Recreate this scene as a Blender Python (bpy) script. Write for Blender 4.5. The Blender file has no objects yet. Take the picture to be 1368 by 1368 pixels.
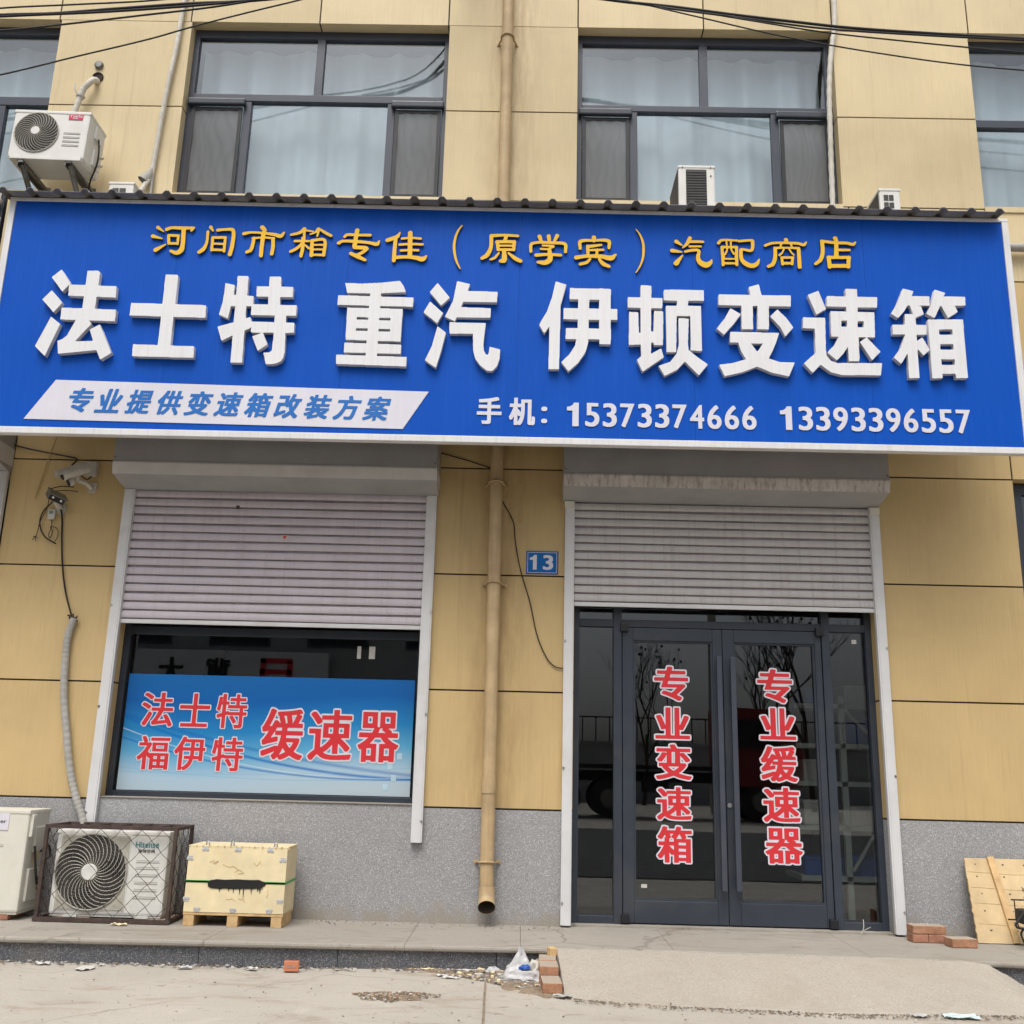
import bpy, bmesh, math, random
import numpy as np
from mathutils import Vector, Matrix
random.seed(7)
R = math.radians
scene = bpy.context.scene
COL = scene.collection

# ------------------------------------------------------------------ camera, sky, sun, exposure
cd = bpy.data.cameras.new('camera'); cam = bpy.data.objects.new('camera', cd); COL.objects.link(cam)
PITCH, YAW, ROLL = R(14.22), R(-0.85), R(1.465)
fw = Vector((math.sin(YAW)*math.cos(PITCH), math.cos(YAW)*math.cos(PITCH), math.sin(PITCH)))
rt = Vector((math.cos(YAW), -math.sin(YAW), 0)); up = rt.cross(fw)
rt2 = rt*math.cos(ROLL) + up*math.sin(ROLL); up2 = up*math.cos(ROLL) - rt*math.sin(ROLL)
m = Matrix((rt2, up2, -fw)).transposed().to_4x4(); m.translation = Vector((0, -7.2, 1.03))
cam.matrix_world = m
cd.sensor_width = 36; cd.lens = 36*1341.5/1368; cd.clip_start = 0.05; cd.clip_end = 500
scene.camera = cam

world = bpy.data.worlds.new('World'); scene.world = world; world.use_nodes = True
wn = world.node_tree.nodes; wl = world.node_tree.links
bg = wn['Background']; sky = wn.new('ShaderNodeTexSky'); sky.sky_type = 'NISHITA'; sky.sun_disc = False
SUN_EL, SUN_AZ = R(60), R(192)
sky.sun_elevation = SUN_EL; sky.sun_rotation = SUN_AZ; sky.dust_density = 4; sky.air_density = 1.0; sky.ozone_density = 1.0
hs = wn.new('ShaderNodeHueSaturation'); hs.inputs['Saturation'].default_value = 0.30
wl.new(sky.outputs[0], hs.inputs['Color'])
# overcast sky: brighter overhead than at the horizon
wtc = wn.new('ShaderNodeTexCoord'); wsx = wn.new('ShaderNodeSeparateXYZ'); wl.new(wtc.outputs['Generated'], wsx.inputs[0])
wmr = wn.new('ShaderNodeMapRange'); wmr.inputs[1].default_value = 0; wmr.inputs[2].default_value = 1; wmr.inputs[3].default_value = .62; wmr.inputs[4].default_value = 1.9
wl.new(wsx.outputs['Z'], wmr.inputs[0])
wmx = wn.new('ShaderNodeVectorMath'); wmx.operation = 'SCALE'; wl.new(hs.outputs[0], wmx.inputs[0]); wl.new(wmr.outputs[0], wmx.inputs['Scale']); wl.new(wmx.outputs[0], bg.inputs['Color'])
bg.inputs['Strength'].default_value = 0.14
sd = bpy.data.lights.new('sun', 'SUN'); sun = bpy.data.objects.new('sun', sd); COL.objects.link(sun)
sd.energy = 1.5; sd.angle = R(30); sd.color = (1, 0.965, 0.91)
sdir = Vector((math.sin(SUN_AZ)*math.cos(SUN_EL), math.cos(SUN_AZ)*math.cos(SUN_EL), math.sin(SUN_EL)))
sun.rotation_euler = sdir.to_track_quat('Z', 'Y').to_euler(); sun.location = (0, -20, 30)
scene.view_settings.view_transform = 'Standard'; scene.view_settings.look = 'None'
scene.view_settings.gamma = 1; scene.view_settings.exposure = 0.10
scene.render.engine = 'CYCLES'
scene.cycles.max_bounces = 8; scene.cycles.transparent_max_bounces = 16

# ------------------------------------------------------------------ materials
def srgb(r, g, b):
    f = lambda c: (c/255/12.92 if c/255 <= .04045 else ((c/255+.055)/1.055)**2.4)
    return (f(r), f(g), f(b))
def newmat(name):
    mt = bpy.data.materials.new(name); mt.use_nodes = True
    nt = mt.node_tree; return mt, nt, nt.nodes['Principled BSDF']
def coords(nt, scale):
    tc = nt.nodes.new('ShaderNodeTexCoord'); mp = nt.nodes.new('ShaderNodeMapping')
    mp.inputs['Scale'].default_value = scale; nt.links.new(tc.outputs['Object'], mp.inputs[0]); return mp.outputs[0]
def noise(nt, scale, s, detail=4, rough=.6, dist=0):
    n = nt.nodes.new('ShaderNodeTexNoise'); n.inputs['Scale'].default_value = s
    n.inputs['Detail'].default_value = detail; n.inputs['Roughness'].default_value = rough; n.inputs['Distortion'].default_value = dist
    nt.links.new(coords(nt, scale), n.inputs['Vector']); return n.outputs['Fac']
def ramp(nt, fac, p0, p1, c0=(0,0,0), c1=(1,1,1)):
    r = nt.nodes.new('ShaderNodeValToRGB'); nt.links.new(fac, r.inputs[0])
    e = r.color_ramp.elements; e[0].position = p0; e[1].position = p1; e[0].color = (*c0, 1); e[1].color = (*c1, 1)
    return r.outputs[0]
def mix(nt, fac, a, b, mode='MIX'):
    n = nt.nodes.new('ShaderNodeMixRGB'); n.blend_type = mode
    for i, v in ((0, fac), (1, a), (2, b)):
        if isinstance(v, (int, float)): n.inputs[i].default_value = v
        elif isinstance(v, tuple): n.inputs[i].default_value = (*v, 1)
        else: nt.links.new(v, n.inputs[i])
    return n.outputs[0]
def bump(nt, bs, h, strength, dist=.01):
    b = nt.nodes.new('ShaderNodeBump'); b.inputs['Strength'].default_value = strength; b.inputs['Distance'].default_value = dist
    nt.links.new(h, b.inputs['Height']); nt.links.new(b.outputs[0], bs.inputs['Normal'])
def pm(name, col, rough=.6, var=.12, scale=3.0, stain=None, stain_amt=.5, streak=0, metal=0, spec=.4, bstr=0, bscale=60, grain=0):
    mt, nt, bs = newmat(name)
    dark = tuple(c*(1-var) for c in col); lite = tuple(min(1, c*(1+var*.6)) for c in col)
    c = mix(nt, ramp(nt, noise(nt, (1,1,1), scale, 6), .3, .7), dark, lite)
    if streak:
        st = ramp(nt, noise(nt, (26, 26, 1.1), 1.6, 5, .7), .48, .75)
        c = mix(nt, mix(nt, streak, (0,0,0), st), c, stain or tuple(x*.5 for x in col))
    if stain and not streak:
        st = ramp(nt, noise(nt, (1,1,1), scale*.6, 8, .65, .6), .52, .75)
        c = mix(nt, mix(nt, stain_amt, (0,0,0), st), c, stain)
    if grain:
        g = ramp(nt, noise(nt, (1,1,1), 260, 2), .35, .65, (1-grain,)*3, (1+grain,)*3)
        c = mix(nt, 1.0, c, g, 'MULTIPLY')
    nt.links.new(c, bs.inputs['Base Color'])
    rr = ramp(nt, noise(nt, (1,1,1), scale*2.3, 4), .2, .8, (max(0, rough-.1),)*3, (min(1, rough+.1),)*3)
    nt.links.new(rr, bs.inputs['Roughness'])
    bs.inputs['Metallic'].default_value = metal; bs.inputs['Specular IOR Level'].default_value = spec
    if bstr: bump(nt, bs, noise(nt, (1,1,1), bscale, 5), bstr)
    return mt

def wall_mat(name, col):
    mt, nt, bs = newmat(name)
    c = mix(nt, ramp(nt, noise(nt, (1,1,1), 1.1, 6, .6, .3), .3, .72), tuple(x*.86 for x in col), tuple(x*1.05 for x in col))
    fine = ramp(nt, noise(nt, (190, 190, 3), 1, 3, .7), .35, .7, (.93,)*3, (1.04,)*3)      # vertical brushed coat
    c = mix(nt, 1, c, fine, 'MULTIPLY')
    st = ramp(nt, noise(nt, (9, 9, .45), 1.3, 6, .7), .56, .8)
    c = mix(nt, mix(nt, .5, (0,0,0), st), c, tuple(x*y for x, y in zip(col, (.52, .47, .42))))
    # rain-washed grime beside the downpipe
    sp = nt.nodes.new('ShaderNodeSeparateXYZ'); tc = nt.nodes.new('ShaderNodeTexCoord'); nt.links.new(tc.outputs['Object'], sp.inputs[0])
    mr = nt.nodes.new('ShaderNodeMapRange'); mr.inputs[1].default_value = -.18; mr.inputs[2].default_value = .14; mr.inputs[3].default_value = 1; mr.inputs[4].default_value = 0
    nt.links.new(sp.outputs['X'], mr.inputs[0])
    m2 = nt.nodes.new('ShaderNodeMapRange'); m2.inputs[1].default_value = -.5; m2.inputs[2].default_value = -.2
    nt.links.new(sp.outputs['X'], m2.inputs[0])
    mm = nt.nodes.new('ShaderNodeMath'); mm.operation = 'MULTIPLY'; nt.links.new(mr.outputs[0], mm.inputs[0]); nt.links.new(m2.outputs[0], mm.inputs[1])
    g = ramp(nt, noise(nt, (7, 7, 1.2), 1.5, 7, .7), .38, .72)
    gm = nt.nodes.new('ShaderNodeMath'); gm.operation = 'MULTIPLY'; nt.links.new(mm.outputs[0], gm.inputs[0]); nt.links.new(g, gm.inputs[1])
    gq = nt.nodes.new('ShaderNodeMath'); gq.operation = 'MULTIPLY'; gq.inputs[1].default_value = .85; nt.links.new(gm.outputs[0], gq.inputs[0])
    c = mix(nt, gq.outputs[0], c, tuple(x*y for x, y in zip(col, (.5, .42, .38))))
    ri = nt.nodes.new('ShaderNodeNewGeometry'); c = mix(nt, 1, c, ramp(nt, ri.outputs['Random Per Island'], 0, 1, (.93, .92, .90), (1.05, 1.05, 1.06)), 'MULTIPLY')
    sp1 = ramp(nt, noise(nt, (1,1,1), 13, 5, .6, .5), .70, .74); c = mix(nt, mix(nt, .3, (0,0,0), sp1), c, tuple(x*.45 for x in col))
    nt.links.new(c, bs.inputs['Base Color']); bs.inputs['Roughness'].default_value = .62; bs.inputs['Specular IOR Level'].default_value = .35
    bump(nt, bs, noise(nt, (190, 190, 8), 1, 4), .10, .004)
    return mt

def speckle_mat(name, base, lo, hi, scale, rough=.55, dirt=.25, dirt_col=(.35,.29,.21), splash=False):
    mt, nt, bs = newmat(name)
    v = nt.nodes.new('ShaderNodeTexVoronoi'); v.inputs['Scale'].default_value = scale; nt.links.new(coords(nt, (1,1,1)), v.inputs['Vector'])
    sep = nt.nodes.new('ShaderNodeSeparateColor'); nt.links.new(v.outputs['Color'], sep.inputs[0])
    r = nt.nodes.new('ShaderNodeValToRGB'); nt.links.new(sep.outputs[0], r.inputs[0]); e = r.color_ramp.elements
    e[0].position = 0; e[0].color = (*lo, 1); e[1].position = 1; e[1].color = (*hi, 1)
    for p in (.2, .8):
        k = e.new(p); k.color = (*base, 1)
    st = ramp(nt, noise(nt, (1,1,1), 1.7, 7, .65, .4), .5, .8)
    c = mix(nt, mix(nt, dirt, (0,0,0), st), r.outputs[0], dirt_col)
    c = mix(nt, 1, c, ramp(nt, noise(nt, (1,1,1), .9, 5), .3, .7, (.9,)*3, (1.05,)*3), 'MULTIPLY')
    if splash:
        sx = nt.nodes.new('ShaderNodeSeparateXYZ'); nt.links.new(coords(nt, (1,1,1)), sx.inputs[0])
        mr = nt.nodes.new('ShaderNodeMapRange'); mr.inputs[1].default_value = 0; mr.inputs[2].default_value = .22; mr.inputs[3].default_value = .34; mr.inputs[4].default_value = -.1; nt.links.new(sx.outputs['Z'], mr.inputs[0])
        ad = nt.nodes.new('ShaderNodeMath'); ad.operation = 'ADD'; nt.links.new(mr.outputs[0], ad.inputs[0]); nt.links.new(noise(nt, (1,1,1), 5, 8, .7), ad.inputs[1])
        c = mix(nt, mix(nt, .8, (0,0,0), ramp(nt, ad.outputs[0], .62, .85)), c, (.27, .235, .185))           # mud splashed up from the pavement
    nt.links.new(c, bs.inputs['Base Color']); bs.inputs['Roughness'].default_value = rough
    bump(nt, bs, noise(nt, (1,1,1), scale, 3), .15, .004)
    return mt

def glass_mat(name, tint, ior=1.5, boost=1.0, wav=.02):
    mt = bpy.data.materials.new(name); mt.use_nodes = True; nt = mt.node_tree; nt.nodes.clear()
    out = nt.nodes.new('ShaderNodeOutputMaterial'); tr = nt.nodes.new('ShaderNodeBsdfTransparent'); gl = nt.nodes.new('ShaderNodeBsdfGlossy')
    tr.inputs[0].default_value = (*tint, 1); gl.inputs['Roughness'].default_value = .0; gl.inputs[0].default_value = (.93, .96, 1, 1)
    fr = nt.nodes.new('ShaderNodeFresnel'); ge = nt.nodes.new('ShaderNodeNewGeometry'); ma = nt.nodes.new('ShaderNodeMath'); ma.operation = 'MULTIPLY_ADD'
    ma.inputs[1].default_value = 1/ior-ior; ma.inputs[2].default_value = ior; nt.links.new(ge.outputs['Backfacing'], ma.inputs[0]); nt.links.new(ma.outputs[0], fr.inputs[0])   # thin pane: no total reflection at its back face
    mu = nt.nodes.new('ShaderNodeMath'); mu.operation = 'MULTIPLY'; mu.use_clamp = True; mu.inputs[1].default_value = boost
    nt.links.new(fr.outputs[0], mu.inputs[0])
    mx = nt.nodes.new('ShaderNodeMixShader'); nt.links.new(mu.outputs[0], mx.inputs[0]); nt.links.new(tr.outputs[0], mx.inputs[1]); nt.links.new(gl.outputs[0], mx.inputs[2])
    nt.links.new(mx.outputs[0], out.inputs[0])
    # slight waviness of the panes
    b = nt.nodes.new('ShaderNodeBump'); b.inputs['Strength'].default_value = wav; b.inputs['Distance'].default_value = .02
    nt.links.new(noise(nt, (1,1,1), 1.4, 1), b.inputs['Height']); nt.links.new(b.outputs[0], gl.inputs['Normal'])
    return mt

M = {}
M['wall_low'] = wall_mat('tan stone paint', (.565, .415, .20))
M['wall_up'] = wall_mat('tan stone paint pale', (.66, .54, .325))  # paler, less saturated tan for the upper wall
M['joint'] = pm('dark joint', (.028, .018, .014), .8)
M['plinth'] = speckle_mat('granite aggregate render', (.285, .283, .285), (.15, .15, .155), (.56, .56, .565), 260, .75, .35, (.25, .235, .205), True)
M['riser'] = speckle_mat('dark granite', (.085, .09, .10), (.02, .02, .025), (.30, .30, .32), 230, .4, .5, (.20, .17, .13))
def ground_mat(name, col, stain):
    mt, nt, bs = newmat(name)
    c = mix(nt, ramp(nt, noise(nt, (1,1,1), .8, 6, .6, .3), .3, .7), tuple(x*.88 for x in col), tuple(x*1.07 for x in col))
    c = mix(nt, mix(nt, .75, (0,0,0), ramp(nt, noise(nt, (1, 2.6, 1), 1.5, 9, .68, .8), .53, .70)), c, stain)           # dried mud runs
    c = mix(nt, mix(nt, .8, (0,0,0), ramp(nt, noise(nt, (1, 1.8, 1), 4.7, 8, .7, 1.2), .60, .68)), c, tuple(x*.8 for x in stain))
    c = mix(nt, mix(nt, .7, (0,0,0), ramp(nt, noise(nt, (1, 1, 1), 24, 4, .6, .4), .66, .72)), c, tuple(x*.55 for x in stain))
    c = mix(nt, mix(nt, .5, (0,0,0), ramp(nt, noise(nt, (1, 1, 1), 3.1, 7, .6, .6), .62, .75)), c, tuple(min(1, x*1.25) for x in col))
    v = nt.nodes.new('ShaderNodeTexVoronoi'); v.feature = 'DISTANCE_TO_EDGE'; v.inputs['Scale'].default_value = .55
    wv = nt.nodes.new('ShaderNodeVectorMath'); wv.operation = 'ADD'; n2 = nt.nodes.new('ShaderNodeTexNoise'); n2.inputs['Scale'].default_value = 3; n2.inputs['Detail'].default_value = 6
    co = coords(nt, (1,1,1)); nt.links.new(co, n2.inputs['Vector']); nt.links.new(co, wv.inputs[0]); sc_ = nt.nodes.new('ShaderNodeVectorMath'); sc_.operation = 'SCALE'; sc_.inputs['Scale'].default_value = .28
    nt.links.new(n2.outputs['Color'], sc_.inputs[0]); nt.links.new(sc_.outputs[0], wv.inputs[1]); nt.links.new(wv.outputs[0], v.inputs['Vector'])
    cr = ramp(nt, v.outputs['Distance'], .0, .006, (1,1,1), (0,0,0)); msk = ramp(nt, noise(nt, (1,1,1), .7, 2), .48, .56)
    c = mix(nt, mix(nt, 1, mix(nt, .55, (0,0,0), cr), msk, 'MULTIPLY'), c, tuple(x*.4 for x in stain))                    # hairline cracks
    c = mix(nt, 1, c, ramp(nt, noise(nt, (1,1,1), 210, 2), .3, .7, (.86,)*3, (1.12,)*3), 'MULTIPLY')
    nt.links.new(c, bs.inputs['Base Color']); bs.inputs['Roughness'].default_value = .88; bs.inputs['Specular IOR Level'].default_value = .25
    bump(nt, bs, noise(nt, (1,1,1), 55, 6, .7), .35, .006); return mt
M['slab'] = ground_mat('dusty pavement slab', (.31, .285, .245), (.215, .18, .142))
M['concrete'] = ground_mat('dusty concrete', (.415, .38, .325), (.27, .215, .16))
M['ramp'] = speckle_mat('rough concrete', (.365, .328, .275), (.285, .25, .205), (.43, .395, .335), 165, .92, .8, (.29, .245, .19))
M['earth'] = pm('dry dirt', (.26, .20, .14), .95, .35, 14, bstr=.9, bscale=90)
M['blue'] = pm('blue sign sheet', (.0015, .073, .43), .5, .06, 1.5, (.025, .13, .52), streak=.2, spec=.12)
M['sign_white'] = pm('white sign frame', (.66, .66, .665), .4, .08, 4, (.42, .37, .31), streak=.35)
M['letter'] = pm('white letter acrylic', (.70, .70, .71), .35, .04, 3, (.50, .44, .37), streak=.3)
M['letter_side'] = pm('letter edge', (.56, .555, .55), .5, .1, 8)
M['gold'] = pm('golden letter', (.76, .44, .012), .35, .05, 6)
M['gold_side'] = pm('golden letter edge', (.10, .07, .05), .5)
M['vinyl'] = pm('white vinyl', (.63, .62, .68), .4, .05, 3, (.55, .5, .45), streak=.25)
M['slogan'] = pm('blue vinyl', (.006, .13, .45), .4, .05)
M['roof'] = pm('grey roofing sheet', (.24, .235, .225), .6, .25, 6, (.16, .14, .12), .5)
M['shutter_pink'] = pm('pale lilac shutter slat', (.53, .485, .525), .42, .07, 5, (.30, .26, .25), streak=.35)
M['shutter_grey'] = pm('pale grey shutter slat', (.50, .485, .475), .42, .07, 5, (.27, .22, .18), streak=.45)
M['rail'] = pm('white guide rail', (.60, .60, .60), .4, .08, 4, (.42, .39, .35), .5)
M['box_grey'] = pm('grey shutter casing', (.33, .33, .335), .5, .12, 3, (.24, .235, .23), .5)
M['box_pale'] = pm('pale casing strip', (.58, .57, .56), .5, .1, 5, (.40, .36, .33), .4)
M['box_dirty'] = pm('rain streaked casing strip', (.56, .53, .50), .6, .2, 6, (.21, .145, .115), streak=.95)
M['frame'] = pm('slate window frame', (.050, .057, .078), .4, .12, 4, (.10, .095, .09), .25)
M['door_frame'] = pm('dark blue grey door frame', (.034, .042, .056), .38, .15, 4, (.085, .08, .072), .35)
M['dark'] = pm('black trim', (.012, .012, .014), .5)
M['rubber'] = pm('black rubber', (.014, .014, .015), .6)
M['glass_up'] = glass_mat('upper window glass', (.84, .89, .91), 1.52, 1.5, 0)
M['glass_low'] = glass_mat('shop glass', (.76, .78, .78), 1.5, 1.7, .012)
M['curtain'] = pm('white curtain', (.74, .745, .745), .8, .05, 3)
M['screen'] = pm('insect screen', (.05, .053, .055), .7, .4, 2)
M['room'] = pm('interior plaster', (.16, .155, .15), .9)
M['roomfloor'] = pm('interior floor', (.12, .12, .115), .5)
M['pipe'] = pm('tan downpipe', (.46, .335, .185), .55, .2, 6, (.27, .175, .10), streak=.5)
M['pipe_in'] = pm('pipe inside', (.06, .045, .03), .9)
M['ac'] = pm('white casing', (.66, .65, .61), .45, .06, 6, (.45, .41, .34), .3)
M['ac_cream'] = pm('cream casing', (.62, .60, .52), .45, .06, 6, (.42, .37, .28), .3)
M['fin'] = pm('dark coil', (.05, .048, .044), .6)
M['galv'] = pm('galvanised steel', (.20, .20, .19), .4, .3, 12, (.10, .07, .05), .5, metal=.6)
M['rust'] = pm('rusty steel', (.060, .040, .033), .75, .4, 22, (.115, .062, .04), .6, bstr=.3)
M['wire'] = pm('brown wire', (.055, .04, .034), .6)
M['teal'] = pm('teal print', (.01, .20, .22), .4)
M['ink'] = pm('black print', (.012, .012, .012), .5)
M['red_badge'] = pm('red badge', (.55, .02, .06), .4)
M['red'] = pm('red vinyl', (.60, .030, .038), .4, .06)
M['plate'] = pm('blue enamel', (.006, .12, .38), .4, .1, 30, spec=.15)
M['ply'] = pm('pale plywood', (.71, .60, .375), .7, .14, 6, (.60, .44, .23), .5)
M['ply_edge'] = pm('plywood edge', (.56, .40, .20), .8, .35, 60)
M['timber'] = pm('raw timber', (.58, .39, .19), .75, .25, 14, (.30, .16, .06), .5)
M['green'] = pm('green strap', (.03, .34, .07), .4)
M['brick'] = pm('fired brick', (.36, .17, .11), .9, .3, 20, (.42, .33, .26), .6, bstr=.5)
M['brick_dusty'] = pm('dusty brick', (.40, .29, .21), .9, .3, 20, (.34, .17, .11), .5, bstr=.5)
M['hose'] = pm('grey corrugated hose', (.36, .35, .32), .7, .15, 10)
M['tape'] = pm('wrapped white tape', (.58, .55, .48), .7, .15, 10, (.40, .36, .30), .5)
M['cable'] = pm('black cable', (.012, .011, .011), .5)
M['straw'] = pm('yellow string', (.45, .33, .14), .8)
M['cam_white'] = pm('camera plastic', (.50, .48, .43), .4, .1, 20)
M['plastic'] = pm('thin white plastic', (.46, .455, .45), .4, .2, 30, (.30, .27, .24), .4)
M['paper'] = pm('paper scrap', (.52, .50, .46), .8, .1, 20)
M['ltblue'] = pm('pale blue film', (.50, .60, .60), .5, .1, 10)
M['bluebox'] = pm('blue plastic', (.012, .08, .34), .4)
M['rack'] = pm('grey green steel', (.42, .47, .43), .5)
M['orange'] = pm('orange card', (.50, .18, .09), .6)
M['steel'] = pm('brushed steel', (.55, .55, .55), .3, metal=1)

# ------------------------------------------------------------------ mesh helpers
class MB:
    def __init__(s): s.v = []; s.f = []; s.mi = []; s.sm = []
    def poly(s, vs, fs, mi=0, smooth=False):
        b = len(s.v); s.v += [tuple(p) for p in vs]
        for f in fs: s.f.append([b+i for i in f]); s.mi.append(mi); s.sm.append(smooth)
        return s
    def box(s, x0, x1, y0, y1, z0, z1, mi=0, c=0):
        if c <= 0:
            vs = [(x0,y0,z0),(x1,y0,z0),(x1,y1,z0),(x0,y1,z0),(x0,y0,z1),(x1,y0,z1),(x1,y1,z1),(x0,y1,z1)]
            return s.poly(vs, [(0,3,2,1),(4,5,6,7),(0,1,5,4),(1,2,6,5),(2,3,7,6),(3,0,4,7)], mi)
        bm = bmesh.new(); bmesh.ops.create_cube(bm, size=1)
        for v in bm.verts: v.co = ((x0+x1)/2+v.co.x*(x1-x0), (y0+y1)/2+v.co.y*(y1-y0), (z0+z1)/2+v.co.z*(z1-z0))
        bmesh.ops.bevel(bm, geom=bm.edges[:], offset=c, segments=2, affect='EDGES', profile=.6)
        bm.verts.index_update(); s.poly([v.co[:] for v in bm.verts], [[v.index for v in f.verts] for f in bm.faces], mi); bm.free(); return s
    def obox(s, mat, sx, sy, sz, mi=0, c=0):           # box centred on a matrix
        t = MB().box(-sx/2, sx/2, -sy/2, sy/2, -sz/2, sz/2, 0, c)
        return s.poly([tuple(mat @ Vector(p)) for p in t.v], t.f, mi)
    def tube(s, pts, r, n=8, mi=0, caps=True, smooth=True):
        pts = [Vector(p) for p in pts]; rr = r if isinstance(r, (list, tuple)) else [r]*len(pts)
        rings = []; prev = None
        for i, p in enumerate(pts):
            d = (pts[min(i+1, len(pts)-1)] - pts[max(i-1, 0)])
            d = d.normalized() if d.length > 1e-9 else Vector((0,0,1))
            if prev is None:
                a = Vector((0,0,1)) if abs(d.z) < .9 else Vector((1,0,0)); u = d.cross(a).normalized()
            else: u = (prev - d*prev.dot(d)).normalized()
            prev = u; w = d.cross(u)
            rings.append([p + (u*math.cos(2*math.pi*k/n) + w*math.sin(2*math.pi*k/n))*rr[i] for k in range(n)])
        vs = [tuple(q) for rg in rings for q in rg]; fs = []
        for i in range(len(pts)-1):
            for k in range(n): fs.append((i*n+k, i*n+(k+1)%n, (i+1)*n+(k+1)%n, (i+1)*n+k))
        s.poly(vs, fs, mi, smooth)
        if caps: s.poly(vs[:n], [tuple(range(n))[::-1]], mi); s.poly(vs[-n:], [tuple(range(n))], mi)
        return s
    def ring(s, c, rad, r, ax='y', n=40, k=6, mi=0):
        P = []
        for i in range(n+1):
            a = 2*math.pi*i/n
            P.append((c[0]+rad*math.cos(a), c[1], c[2]+rad*math.sin(a)) if ax == 'y' else (c[0]+rad*math.cos(a), c[1]+rad*math.sin(a), c[2]))
        return s.tube(P, r, k, mi, caps=False)
    def prism(s, prof, x0, x1, mi=0):                  # closed (y,z) profile pushed along x
        n = len(prof); vs = [(x0, *p) for p in prof] + [(x1, *p) for p in prof]
        fs = [(i, (i+1)%n, n+(i+1)%n, n+i) for i in range(n)] + [tuple(range(n))[::-1], tuple(range(n, 2*n))]
        return s.poly(vs, fs, mi)
    def plate(s, pts, y0, y1, mi=0):                   # closed (x,z) outline between two depths
        n = len(pts); vs = [(p[0], y0, p[1]) for p in pts] + [(p[0], y1, p[1]) for p in pts]
        return s.poly(vs, [tuple(range(n)), tuple(range(n, 2*n))[::-1]] + [(i, n+i, n+(i+1)%n, (i+1)%n) for i in range(n)], mi)
    def add(s, o, mat=None, off=0):
        b = len(s.v); s.v += [tuple(mat @ Vector(p)) if mat else p for p in o.v]
        s.f += [[b+i for i in f] for f in o.f]; s.mi += [i+off for i in o.mi]; s.sm += o.sm; return s
    def build(s, name, mats, parent=None, fix=True):
        me = bpy.data.meshes.new(name); me.from_pydata(s.v, [], s.f)
        if not isinstance(mats, (list, tuple)): mats = [mats]
        for k in mats: me.materials.append(M[k])
        me.polygons.foreach_set('material_index', s.mi); me.polygons.foreach_set('use_smooth', s.sm)
        if fix:
            bm = bmesh.new(); bm.from_mesh(me); bmesh.ops.recalc_face_normals(bm, faces=bm.faces[:]); bm.to_mesh(me); bm.free()
        me.update(); o = bpy.data.objects.new(name, me); COL.objects.link(o)
        if parent:
            o.parent = parent
            o.matrix_parent_inverse = PINV.get(parent.name, Matrix.Identity(4))
        return o
PINV = {}
def worldmat(o):
    return Matrix.Translation(o.location) @ o.rotation_euler.to_matrix().to_4x4() if not o.parent else None
def empty(name, loc=(0,0,0)):
    o = bpy.data.objects.new(name, None); COL.objects.link(o); o.location = loc; o.empty_display_size = .1
    PINV[o.name] = Matrix.Translation(Vector(loc)).inverted(); return o
def tag(o, label=None, cat=None, group=None, kind=None):
    if label: o['label'] = label
    if cat: o['category'] = cat
    if group: o['group'] = group
    if kind: o['kind'] = kind
    return o
def thing(name, label, cat, loc=(0,0,0), group=None): return tag(empty(name, loc), label, cat, group)
def smooth_path(P, n=6):
    P = [Vector(p) for p in P]; out = []
    for i in range(len(P)-1):
        p0, p1, p2, p3 = P[max(i-1,0)], P[i], P[i+1], P[min(i+2,len(P)-1)]
        d = (p2-p1).length; q0 = (p1-p0).length or d; q2 = (p3-p2).length or d
        m1 = (p2-p0)*(d/(q0+d)) if p0 != p1 else p2-p1; m2 = (p3-p1)*(d/(d+q2)) if p3 != p2 else p2-p1
        for k in range(n):
            t = k/n; out.append(p1*(2*t**3-3*t*t+1)+m1*(t**3-2*t*t+t)+p2*(3*t*t-2*t**3)+m2*(t**3-t*t))
    return out + [P[-1]]

# ------------------------------------------------------------------ lettering: rasterise, thicken, trace, fill
def raster(polys, x0, z1, px, W, H):
    cnt = np.zeros((H, W+1), np.int32)
    for P in polys:
        for (ax, az), (bx, bz) in zip(P, P[1:]+P[:1]):
            ra, rb = (z1-az)/px-.5, (z1-bz)/px-.5
            if ra == rb: continue
            lo, hi = min(ra, rb), max(ra, rb)
            rows = np.arange(max(0, math.ceil(lo)), min(H, math.ceil(hi)))
            if len(rows) == 0: continue
            xs = ax + (bx-ax)*((rows-ra)/(rb-ra)); cx = np.clip(np.ceil((xs-x0)/px-.5), 0, W).astype(int)
            np.add.at(cnt, (rows, cx), 1)
    return (np.cumsum(cnt, 1)[:, :W] % 2).astype(bool)
def dil_box(m_, rx, ry):
    o = m_.copy()
    for k in range(1, rx+1): o[:, k:] |= m_[:, :-k]; o[:, :-k] |= m_[:, k:]
    q = o.copy()
    for k in range(1, ry+1): q[k:] |= o[:-k]; q[:-k] |= o[k:]
    return q
def dil_disc(m_, r):
    o = m_.copy(); H, W = m_.shape
    for dy in range(-r, r+1):
        k = int(math.sqrt(r*r-dy*dy)); row = m_.copy()
        for d in range(1, k+1): row[:, d:] |= m_[:, :-d]; row[:, :-d] |= m_[:, d:]
        if dy >= 0: o[dy:] |= row[:H-dy]
        else: o[:dy] |= row[-dy:]
    return o
def blur(f, n=1):
    for _ in range(n):
        f = (np.roll(f, 1, 0)+2*f+np.roll(f, -1, 0))/4; f = (np.roll(f, 1, 1)+2*f+np.roll(f, -1, 1))/4
    return f
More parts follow.
